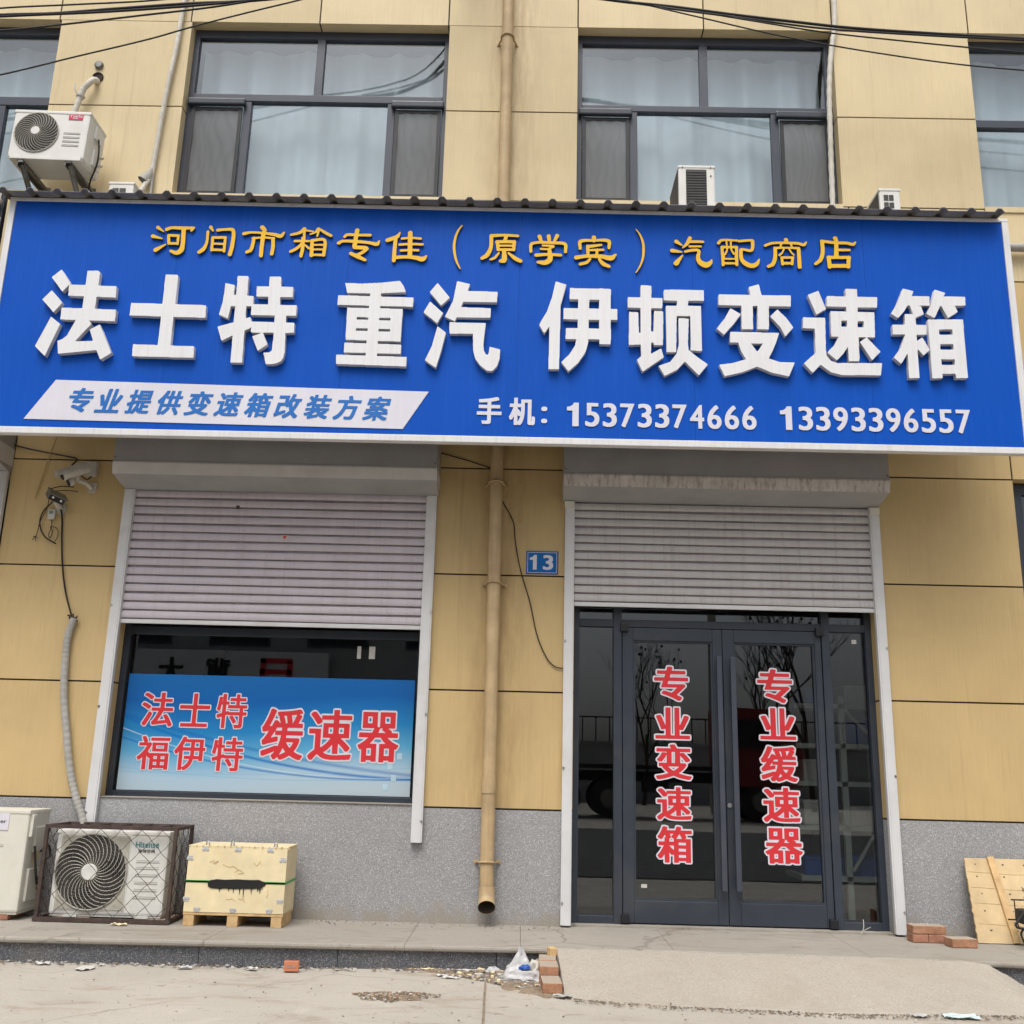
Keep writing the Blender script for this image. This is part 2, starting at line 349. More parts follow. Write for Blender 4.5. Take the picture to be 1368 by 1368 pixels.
def dp(P, tol):
    if len(P) < 3: return P
    a, b = np.array(P[0]), np.array(P[-1]); Q = np.array(P); d = b-a; L = np.hypot(*d)
    e = np.hypot(*(Q-a).T) if L < 1e-9 else np.abs(d[0]*(Q[:,1]-a[1])-d[1]*(Q[:,0]-a[0]))/L
    i = int(e.argmax())
    if e[i] < tol: return [P[0], P[-1]]
    return dp(P[:i+1], tol)[:-1]+dp(P[i:], tol)
def contours(mask, nb=1, tol=.35):
    f = blur(np.pad(mask.astype(float), 3), nb); H, W = f.shape; nxt = {}
    b = f > .5
    code = (b[:-1,:-1]*1+b[:-1,1:]*2+b[1:,1:]*4+b[1:,:-1]*8)
    def ept(e):
        r, c, k = e
        if k == 'h': a, d = f[r,c], f[r,c+1]; return (c+(.5-a)/(d-a)-3, r-3)
        a, d = f[r,c], f[r+1,c]; return (c-3, r+(.5-a)/(d-a)-3)
    segs = {1:[('l','t')],2:[('t','r')],3:[('l','r')],4:[('r','b')],5:[('l','t'),('r','b')],6:[('t','b')],7:[('l','b')],8:[('b','l')],9:[('b','t')],10:[('t','r'),('b','l')],11:[('b','r')],12:[('r','l')],13:[('r','t')],14:[('t','l')]}
    for r, c in zip(*np.nonzero((code > 0) & (code < 15))):
        E = {'t':(r,c,'h'),'b':(r+1,c,'h'),'l':(r,c,'v'),'r':(r,c+1,'v')}
        for a, d in segs[int(code[r,c])]: nxt[E[a]] = E[d]
    out = []
    while nxt:
        s0, e = nxt.popitem(); L = [s0]
        while e != s0 and e in nxt: L.append(e); e = nxt.pop(e)
        P = [ept(q) for q in L]
        if len(P) < 8: continue
        h = len(P)//2; P = dp(P[:h+1], tol)[:-1]+dp(P[h:]+[P[0]], tol)[:-1]
        if len(P) >= 3: out.append(P)
    return out
def fill_mesh(name, loops, y_front, thick, mats, parent, mapf):
    def area(P): return sum(p[0]*q[1]-q[0]*p[1] for p, q in zip(P, P[1:]+P[:1]))/2
    def inside(p, P):
        r = False
        for (ax, ay), (bx, by) in zip(P, P[1:]+P[:1]):
            if (ay > p[1]) != (by > p[1]) and p[0] < ax+(bx-ax)*(p[1]-ay)/(by-ay): r = not r
        return r
    want = 0
    for i, P in enumerate(loops):
        Q = [mapf(p) for p in P]; d = sum(inside(P[0], L) for j, L in enumerate(loops) if j != i)
        want += abs(area(Q))*(1 if d % 2 == 0 else -1)
    for tries in range(8):
        me = _fill(loops, thick, mapf, tries)
        got = sum(p.area for p in me.polygons if abs(p.normal.z) > .9)/2
        if abs(got-want) < .012*abs(want): break
        bpy.data.meshes.remove(me) if tries < 7 else None
    else: print('FILL', name, got, want)
    me.transform(Matrix(((1,0,0,0),(0,0,-1,y_front+thick/2),(0,1,0,0),(0,0,0,1))))
    me.name = name; me.materials.clear()
    for k in mats: me.materials.append(M[k])
    if len(mats) > 1:
        for p in me.polygons: p.material_index = 0 if abs(p.normal.y) > .9 else 1
    o = bpy.data.objects.new(name, me); COL.objects.link(o)
    if parent: o.parent = parent; o.matrix_parent_inverse = PINV.get(parent.name, Matrix.Identity(4))
    return o
def _fill(loops, thick, mapf, tries):
    rnd = random.Random(tries)
    cu = bpy.data.curves.new('outline', 'CURVE'); cu.dimensions = '2D'; cu.fill_mode = 'BOTH'; cu.extrude = thick/2
    for P in loops:
        sp = cu.splines.new('POLY'); sp.points.add(len(P)-1); sp.use_cyclic_u = True
        for q, p in zip(sp.points, P): x, z = mapf(p); q.co = (x+rnd.uniform(-1, 1)*.00025*tries, z+rnd.uniform(-1, 1)*.00025*tries, 0, 1)
    t = bpy.data.objects.new('tmp', cu); COL.objects.link(t)
    dg = bpy.context.evaluated_depsgraph_get(); me = bpy.data.meshes.new_from_object(t.evaluated_get(dg))
    bpy.data.objects.remove(t); bpy.data.curves.remove(cu)
    return me
def glyph_from_polys(name, polys, holes, y_front, thick, mats, parent, px=.0022):
    A = [p for P in polys for p in P]; x0 = min(a[0] for a in A)-.01; z1 = max(a[1] for a in A)+.01
    W = int((max(a[0] for a in A)+.01-x0)/px)+1; H = int((z1-min(a[1] for a in A)+.01)/px)+1
    mk = np.zeros((H, W), bool)
    for P in polys: mk |= raster([list(P)], x0, z1, px, W, H)
    for P in holes: mk &= ~raster([list(P)], x0, z1, px, W, H)
    return fill_mesh(name, contours(mk, 1, .45), y_front, thick, mats, parent, lambda p: (x0+(p[0]+.5)*px, z1-(p[1]+.5)*px))
def glyph_from_strokes(name, strokes, y_front, thick, mats, parent, px=.0011):
    A = [p for S in strokes for p in S]; pad = .035
    x0 = min(a[0] for a in A)-pad; z1 = max(a[1] for a in A)+pad
    W = int((max(a[0] for a in A)+pad-x0)/px)+1; H = int((z1-min(a[1] for a in A)+pad)/px)+1
    X = x0+(np.arange(W)+.5)*px; Z = z1-(np.arange(H)+.5)*px; XX, ZZ = np.meshgrid(X, Z); mk = np.zeros((H, W), bool)
    for S in strokes:
        Q = smooth_path(S, 6)
        for a, b in zip(Q, Q[1:]):
            dx, dz = b.x-a.x, b.y-a.y; L2 = dx*dx+dz*dz+1e-12
            t = np.clip(((XX-a.x)*dx+(ZZ-a.y)*dz)/L2, 0, 1)
            mk |= (XX-a.x-t*dx)**2+(ZZ-a.y-t*dz)**2 < (a.z+(b.z-a.z)*t)**2
    return fill_mesh(name, contours(mk, 2, .35), y_front, thick, mats, parent, lambda p: (x0+(p[0]+.5)*px, z1-(p[1]+.5)*px))
GC = {}
def font_mask(ch, N=220):
    if ch in GC: return GC[ch]
    cu = bpy.data.curves.new('t', 'FONT'); cu.body = ch; cu.resolution_u = 6; t = bpy.data.objects.new('t', cu); COL.objects.link(t)
    dg = bpy.context.evaluated_depsgraph_get(); me = bpy.data.meshes.new_from_object(t.evaluated_get(dg))
    ec = {}
    for p in me.polygons:
        for k in p.edge_keys: ec[k] = ec.get(k, 0)+1
    V = [(v.co.x, v.co.y) for v in me.vertices]; E = [k for k, n in ec.items() if n == 1]
    xs = [V[i][0] for k in E for i in k]; zs = [V[i][1] for k in E for i in k]
    px = 1.0/N; pad = 34*px; x0 = min(xs)-pad; z1 = max(zs)+pad
    W = int((max(xs)-x0+pad)/px); H = int((z1-min(zs)+pad)/px)
    cnt = np.zeros((H, W+1), np.int32)
    for i, j in E:
        (ax, az), (bx, bz) = V[i], V[j]; ra, rb = (z1-az)/px-.5, (z1-bz)/px-.5
        if ra == rb: continue
        rows = np.arange(math.ceil(min(ra, rb)), math.ceil(max(ra, rb)))
        if len(rows) == 0: continue
        xx = ax+(bx-ax)*((rows-ra)/(rb-ra)); np.add.at(cnt, (rows, np.clip(np.ceil((xx-x0)/px-.5), 0, W).astype(int)), 1)
    mk = (np.cumsum(cnt, 1)[:, :W] % 2).astype(bool)
    bpy.data.objects.remove(t); bpy.data.meshes.remove(me); GC[ch] = mk; return mk
def font_char(name, ch, rect, y_front, thick, mat, parent, rx=0, ry=0, halo=0, halo_mat=None, shear=0, keep=None):
    x0, x1, z0, z1 = rect; mk = font_mask(ch)
    if rx or ry: mk = dil_box(mk, rx, ry)
    rows = np.nonzero(mk.any(1))[0]; cols = np.nonzero(mk.any(0))[0]
    r0, r1, c0, c1 = rows[0], rows[-1]+1, cols[0], cols[-1]+1
    sx, sz = (x1-x0)/(c1-c0), (z1-z0)/(r1-r0)
    if keep == 'aspect': sx = sz; x0 = (x0+x1)/2-sx*(c1-c0)/2
    def mp(p):
        z = z1-(p[1]+.5-r0)*sz; x = x0+(p[0]+.5-c0)*sx; return (x+(z-(z0+z1)/2)*shear, z)
    if halo:
        b = fill_mesh(name, contours(dil_disc(mk, halo), 2, .5), y_front, thick*.5, [halo_mat], parent, mp)
        f = fill_mesh(name, contours(mk, 1, .4), y_front-.0012, thick*.5, [mat], None, mp)
        b.data.materials.append(M[mat]); bm = bmesh.new(); bm.from_mesh(b.data); n0 = len(bm.faces); bm.from_mesh(f.data); bm.faces.ensure_lookup_table()
        for q in bm.faces[n0:]: q.material_index = 1
        bm.to_mesh(b.data); bm.free(); bpy.data.objects.remove(f); return b
    return fill_mesh(name, contours(mk, 1, .4), y_front, thick, [mat], parent, mp)
def digit_one(rect, y_front, thick, mat, parent):
    x0, x1, z0, z1 = rect; h = z1-z0; s = .265*h; xr = (x0+x1)/2+.15*h
    P = [(xr, z0), (xr, z1), (xr-s*.72, z1), (xr-s*.92, z1-.10*h), (xr-s*1.35, z1-.17*h), (xr-s*1.78, z1-.18*h), (xr-s*1.78, z1-.34*h), (xr-s*.95, z1-.34*h), (xr-s*.95, z0)]
    o = MB().plate(P, y_front, y_front+thick).build('digit', mat, parent); return o
def text_into(mb, s, x0, z0, h, y, mi, rx=2, ry=1, width=None):   # small print welded into another mesh
    W = []
    for ch in s:
        mk = font_mask(ch); W.append((np.nonzero(mk.any(0))[0].ptp() if hasattr(np.ndarray, 'ptp') else np.ptp(np.nonzero(mk.any(0))[0]))/220.0)
    gap = .09; sc = width/(sum(W)+gap*(len(s)-1)); x = x0
    for ch, w_ in zip(s, W):
        o = font_char('t', ch, (x, x+w_*sc, z0, z0+h*(1 if ch.isupper() or ord(ch) > 255 or ch in 'tbdfhkli' else .76)), y, .001, 'ink', None, rx, ry)
        mb.poly([v.co[:] for v in o.data.vertices], [list(p.vertices) for p in o.data.polygons], mi); bpy.data.objects.remove(o); x += (w_+gap)*sc
M['ring_grey'] = pm('dark grey plastic', (.15, .145, .13), .5)  # guard rings: darker grey than the casing
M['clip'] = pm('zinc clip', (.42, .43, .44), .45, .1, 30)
M['spoke'] = pm('dull cream plastic', (.42, .40, .34), .5)  # spokes and corner grilles: darker cream than the casing
M['truck_red'] = pm('dull red paint', (.20, .02, .018), .6)
M['print'] = pm('pale print', (.42, .58, .68), .5)
M['groove'] = pm('shaded slat seam', (.30, .26, .275), .7, .3, 8)  # groove shade put into the colour of the slat seams
M['plate_cream'] = pm('cream fan panel', (.46, .44, .37), .5, .08, 8)
M['ply_weathered'] = pm('weathered plywood', (.56, .42, .235), .75, .22, 5, (.36, .22, .10), .7)
def dust_top(m_, col):                                    # dust lying on the upward faces
    nt = m_.node_tree; bs = nt.nodes['Principled BSDF']; src = bs.inputs['Base Color'].links[0].from_socket
    ge = nt.nodes.new('ShaderNodeNewGeometry'); sp = nt.nodes.new('ShaderNodeSeparateXYZ'); nt.links.new(ge.outputs['Normal'], sp.inputs[0])
    nt.links.new(mix(nt, ramp(nt, sp.outputs['Z'], .5, .9), src, col), bs.inputs['Base Color'])
M['brick_dusty'] = pm('dusty brick', (.37, .185, .105), .9, .3, 20, (.36, .28, .20), .6, bstr=.5); dust_top(M['brick_dusty'], (.36, .30, .235)); dust_top(M['brick'], (.34, .25, .19))
M['asphalt'] = pm('asphalt road', (.055, .053, .050), .85, .3, 5, (.13, .115, .095), .6, bstr=.4, bscale=80, grain=.3)

# outlines of the sign lettering, in metres on the sign plane (x, z)
WHITE = [
 ('法',[[(-3.31,4.344),(-3.232,4.24),(-3.283,4.175),(-3.372,4.284)],[(-3.358,4.184),(-3.272,4.091),(-3.323,4.016),(-3.414,4.112)],[(-3.335,3.983),(-3.265,3.931),(-3.339,3.689),(-3.417,3.761)],[(-3.24,4.23),(-2.906,4.223),(-2.902,4.137),(-3.238,4.145)],[(-3.126,4.339),(-3.052,4.34),(-3.04,4.333),(-3.036,4.322),(-3.037,4.046),(-3.125,4.049)],[(-3.271,4.053),(-2.888,4.045),(-2.885,3.958),(-3.268,3.964)],[(-3.156,3.969),(-3.068,3.962),(-3.048,3.935),(-3.146,3.801),(-3.019,3.808),(-3.053,3.893),(-2.988,3.931),(-2.881,3.722),(-2.953,3.671),(-2.987,3.741),(-3.249,3.708),(-3.266,3.803),(-3.232,3.818),(-3.204,3.846)]],[]),
 ('士',[[(-2.571,4.32),(-2.489,4.321),(-2.482,4.313),(-2.48,3.773),(-2.566,3.771)],[(-2.79,4.099),(-2.263,4.092),(-2.258,3.997),(-2.788,4.004)],[(-2.739,3.789),(-2.314,3.782),(-2.311,3.697),(-2.736,3.701)]],[]),
 ('特',[[(-2.144,4.264),(-2.075,4.248),(-2.079,4.172),(-2.089,4.087),(-2.102,3.996),(-2.166,4.023),(-2.149,4.12),(-2.144,4.195)],[(-2.09,4.175),(-1.937,4.168),(-1.934,4.091),(-2.095,4.089)],[(-2.062,4.32),(-1.989,4.32),(-1.986,4.315),(-1.973,3.668),(-2.053,3.668)],[(-2.167,3.932),(-2.049,3.97),(-1.947,4.009),(-1.937,3.988),(-1.937,3.927),(-1.986,3.903),(-2.057,3.869),(-2.13,3.828)],[(-1.837,4.321),(-1.758,4.319),(-1.755,4.313),(-1.748,4.098),(-1.83,4.099)],[(-1.921,4.243),(-1.665,4.243),(-1.663,4.166),(-1.917,4.165)],[(-1.945,4.106),(-1.63,4.105),(-1.628,4.026),(-1.943,4.025)],[(-1.937,3.974),(-1.637,3.973),(-1.633,3.897),(-1.931,3.893)],[(-1.778,4.032),(-1.698,4.029),(-1.687,3.755),(-1.692,3.713),(-1.707,3.685),(-1.739,3.669),(-1.773,3.662),(-1.809,3.662),(-1.822,3.71),(-1.833,3.746),(-1.791,3.748),(-1.775,3.763),(-1.774,3.802),(-1.772,3.894)],[(-1.92,3.866),(-1.849,3.894),(-1.809,3.807),(-1.874,3.759)]],[]),
 ('重',[[(-1.303,4.281),(-1.181,4.279),(-1.053,4.288),(-0.921,4.306),(-0.891,4.263),(-0.875,4.221),(-1.049,4.208),(-1.285,4.205)],[(-1.348,4.187),(-0.818,4.18),(-0.822,4.11),(-1.347,4.114)],[(-1.277,4.095),(-0.89,4.092),(-0.892,3.848),(-1.273,3.854)],[(-1.123,4.228),(-1.048,4.23),(-1.05,3.728),(-1.127,3.727)],[(-1.279,3.832),(-0.888,3.825),(-0.888,3.757),(-1.279,3.76)],[(-1.33,3.742),(-0.846,3.735),(-0.845,3.665),(-1.327,3.674)]],[[(-1.206,4.026),(-1.125,4.024),(-1.125,4.005),(-1.207,4.006)],[(-1.049,4.024),(-0.97,4.023),(-0.97,4.003),(-1.05,4.004)],[(-1.206,3.941),(-1.124,3.941),(-1.125,3.921),(-1.207,3.922)],[(-1.05,3.94),(-0.969,3.939),(-0.969,3.919),(-1.05,3.92)]]),
 ('汽',[[(-0.656,4.294),(-0.567,4.184),(-0.624,4.123),(-0.708,4.223)],[(-0.703,4.153),(-0.608,4.066),(-0.647,3.99),(-0.744,4.069)],[(-0.643,3.967),(-0.583,3.921),(-0.61,3.786),(-0.642,3.66),(-0.719,3.714),(-0.674,3.823)],[(-0.52,4.311),(-0.429,4.29),(-0.454,4.202),(-0.487,4.112),(-0.524,4.007),(-0.595,4.04),(-0.543,4.16)],[(-0.455,4.237),(-0.235,4.236),(-0.237,4.157),(-0.484,4.155)],[(-0.487,4.114),(-0.279,4.11),(-0.28,4.037),(-0.516,4.037)],[(-0.56,3.999),(-0.31,3.997),(-0.322,3.841),(-0.317,3.792),(-0.303,3.764),(-0.288,3.762),(-0.281,3.783),(-0.279,3.822),(-0.205,3.804),(-0.207,3.737),(-0.224,3.679),(-0.254,3.644),(-0.29,3.646),(-0.336,3.681),(-0.374,3.733),(-0.391,3.8),(-0.396,3.917),(-0.559,3.914)]],[]),
 ('伊',[[(0.169,4.323),(0.244,4.3),(0.224,4.216),(0.206,4.146),(0.201,3.667),(0.129,3.667),(0.13,3.983),(0.096,3.929),(0.059,3.993),(0.112,4.094),(0.146,4.204)],[(0.269,4.275),(0.553,4.272),(0.553,4.191),(0.267,4.19)],[(0.474,4.276),(0.554,4.272),(0.553,3.857),(0.475,3.857)],[(0.227,4.121),(0.6,4.122),(0.598,4.04),(0.226,4.038)],[(0.245,3.973),(0.554,3.972),(0.554,3.894),(0.243,3.891)],[(0.329,4.208),(0.405,4.21),(0.399,3.87),(0.381,3.797),(0.333,3.719),(0.266,3.653),(0.215,3.719),(0.269,3.776),(0.309,3.844),(0.326,3.932)]],[]),
 ('顿',[[(0.673,4.213),(0.913,4.212),(0.91,4.135),(0.671,4.135)],[(0.762,4.307),(0.837,4.304),(0.829,3.865),(0.759,3.854)],[(0.759,3.868),(0.83,3.879),(0.829,3.793),(0.899,3.835),(0.916,3.77),(0.771,3.661),(0.733,3.747),(0.764,3.776)],[(0.681,4.103),(0.745,4.1),(0.746,3.947),(0.773,3.947),(0.772,3.862),(0.679,3.856)],[(0.854,4.114),(0.917,4.111),(0.912,3.859),(0.847,3.859),(0.848,3.877),(0.817,3.876),(0.818,3.956),(0.848,3.959)],[(0.924,4.276),(1.201,4.278),(1.199,4.196),(0.922,4.194)],[(1.015,4.202),(1.092,4.204),(1.087,4.144),(1.01,4.143)],[(0.937,4.155),(1.178,4.156),(1.177,3.822),(1.102,3.824),(1.103,4.08),(1.009,4.08),(1.001,3.808),(0.935,3.809)],[(1.021,4.062),(1.092,4.06),(1.083,3.87),(1.087,3.826),(1.147,3.775),(1.216,3.723),(1.153,3.643),(1.059,3.742),(1.007,3.681),(0.922,3.634),(0.88,3.706),(0.959,3.737),(1.004,3.796),(1.022,3.869)]],[]),
 ('变',[[(1.513,4.307),(1.584,4.33),(1.6,4.247),(1.524,4.245)],[(1.304,4.247),(1.803,4.249),(1.799,4.167),(1.3,4.166)],[(1.459,4.175),(1.537,4.176),(1.533,3.991),(1.455,3.99)],[(1.57,4.172),(1.648,4.174),(1.642,3.992),(1.563,3.992)],[(1.382,4.145),(1.452,4.1),(1.4,4.026),(1.332,3.946),(1.282,3.99),(1.338,4.064)],[(1.706,4.142),(1.762,4.082),(1.81,4.009),(1.752,3.941),(1.719,4.013),(1.654,4.088)],[(1.376,3.969),(1.71,3.966),(1.687,3.895),(1.658,3.827),(1.632,3.776),(1.708,3.751),(1.808,3.75),(1.766,3.649),(1.652,3.672),(1.551,3.715),(1.447,3.671),(1.329,3.64),(1.294,3.723),(1.387,3.737),(1.477,3.767),(1.447,3.823),(1.429,3.888),(1.371,3.889)]],[[(1.515,3.884),(1.597,3.886),(1.557,3.823)]]),
 ('速',[[(1.921,4.256),(1.995,4.289),(2.042,4.151),(1.974,4.11)],[(1.882,4.087),(2.032,4.086),(2.025,3.854),(2.028,3.806),(2.056,3.768),(2.1,3.752),(2.401,3.758),(2.388,3.668),(2.122,3.666),(2.052,3.684),(1.982,3.738),(1.927,3.677),(1.87,3.745),(1.954,3.824),(1.957,4.004),(1.876,4.006)],[(2.053,4.25),(2.4,4.248),(2.394,4.17),(2.047,4.171)],[(2.183,4.309),(2.263,4.308),(2.25,3.768),(2.176,3.769)],[(2.072,4.136),(2.373,4.134),(2.366,3.948),(2.066,3.948)],[(2.12,3.953),(2.192,3.955),(2.178,3.877),(2.139,3.818),(2.097,3.773),(2.033,3.829),(2.085,3.884)],[(2.261,3.911),(2.308,3.947),(2.397,3.841),(2.336,3.778)]],[[(2.142,4.067),(2.182,4.068),(2.179,4.021),(2.14,4.022)],[(2.254,4.065),(2.295,4.066),(2.294,4.019),(2.251,4.02)]]),
 ('箱',[[(2.582,4.318),(2.655,4.299),(2.637,4.26),(2.613,4.205),(2.581,4.149),(2.535,4.095),(2.487,4.125),(2.528,4.191),(2.558,4.259)],[(2.629,4.262),(2.761,4.262),(2.758,4.192),(2.607,4.192)],[(2.621,4.191),(2.697,4.188),(2.713,4.127),(2.654,4.1),(2.637,4.137)],[(2.802,4.315),(2.874,4.291),(2.857,4.262),(2.836,4.203),(2.785,4.1),(2.729,4.132),(2.765,4.196)],[(2.849,4.263),(3.007,4.264),(3.005,4.198),(2.826,4.192)],[(2.838,4.192),(2.931,4.193),(2.947,4.149),(2.878,4.103)],[(2.583,4.125),(2.654,4.127),(2.651,3.967),(2.648,3.655),(2.579,3.653),(2.58,3.832),(2.573,3.995)],[(2.492,4.044),(2.724,4.047),(2.721,3.975),(2.489,3.972)],[(2.575,3.977),(2.653,3.973),(2.595,3.875),(2.575,3.826),(2.532,3.756),(2.485,3.8),(2.533,3.867)],[(2.652,3.927),(2.69,3.954),(2.733,3.862),(2.689,3.819),(2.65,3.87)],[(2.737,4.088),(2.978,4.093),(2.976,3.663),(2.897,3.659),(2.894,3.692),(2.806,3.689),(2.806,3.657),(2.735,3.655)]],[[(2.808,4.016),(2.9,4.018),(2.9,3.978),(2.807,3.976)],[(2.807,3.907),(2.898,3.909),(2.898,3.868),(2.805,3.865)],[(2.806,3.795),(2.898,3.797),(2.897,3.756),(2.805,3.753)]]),
]
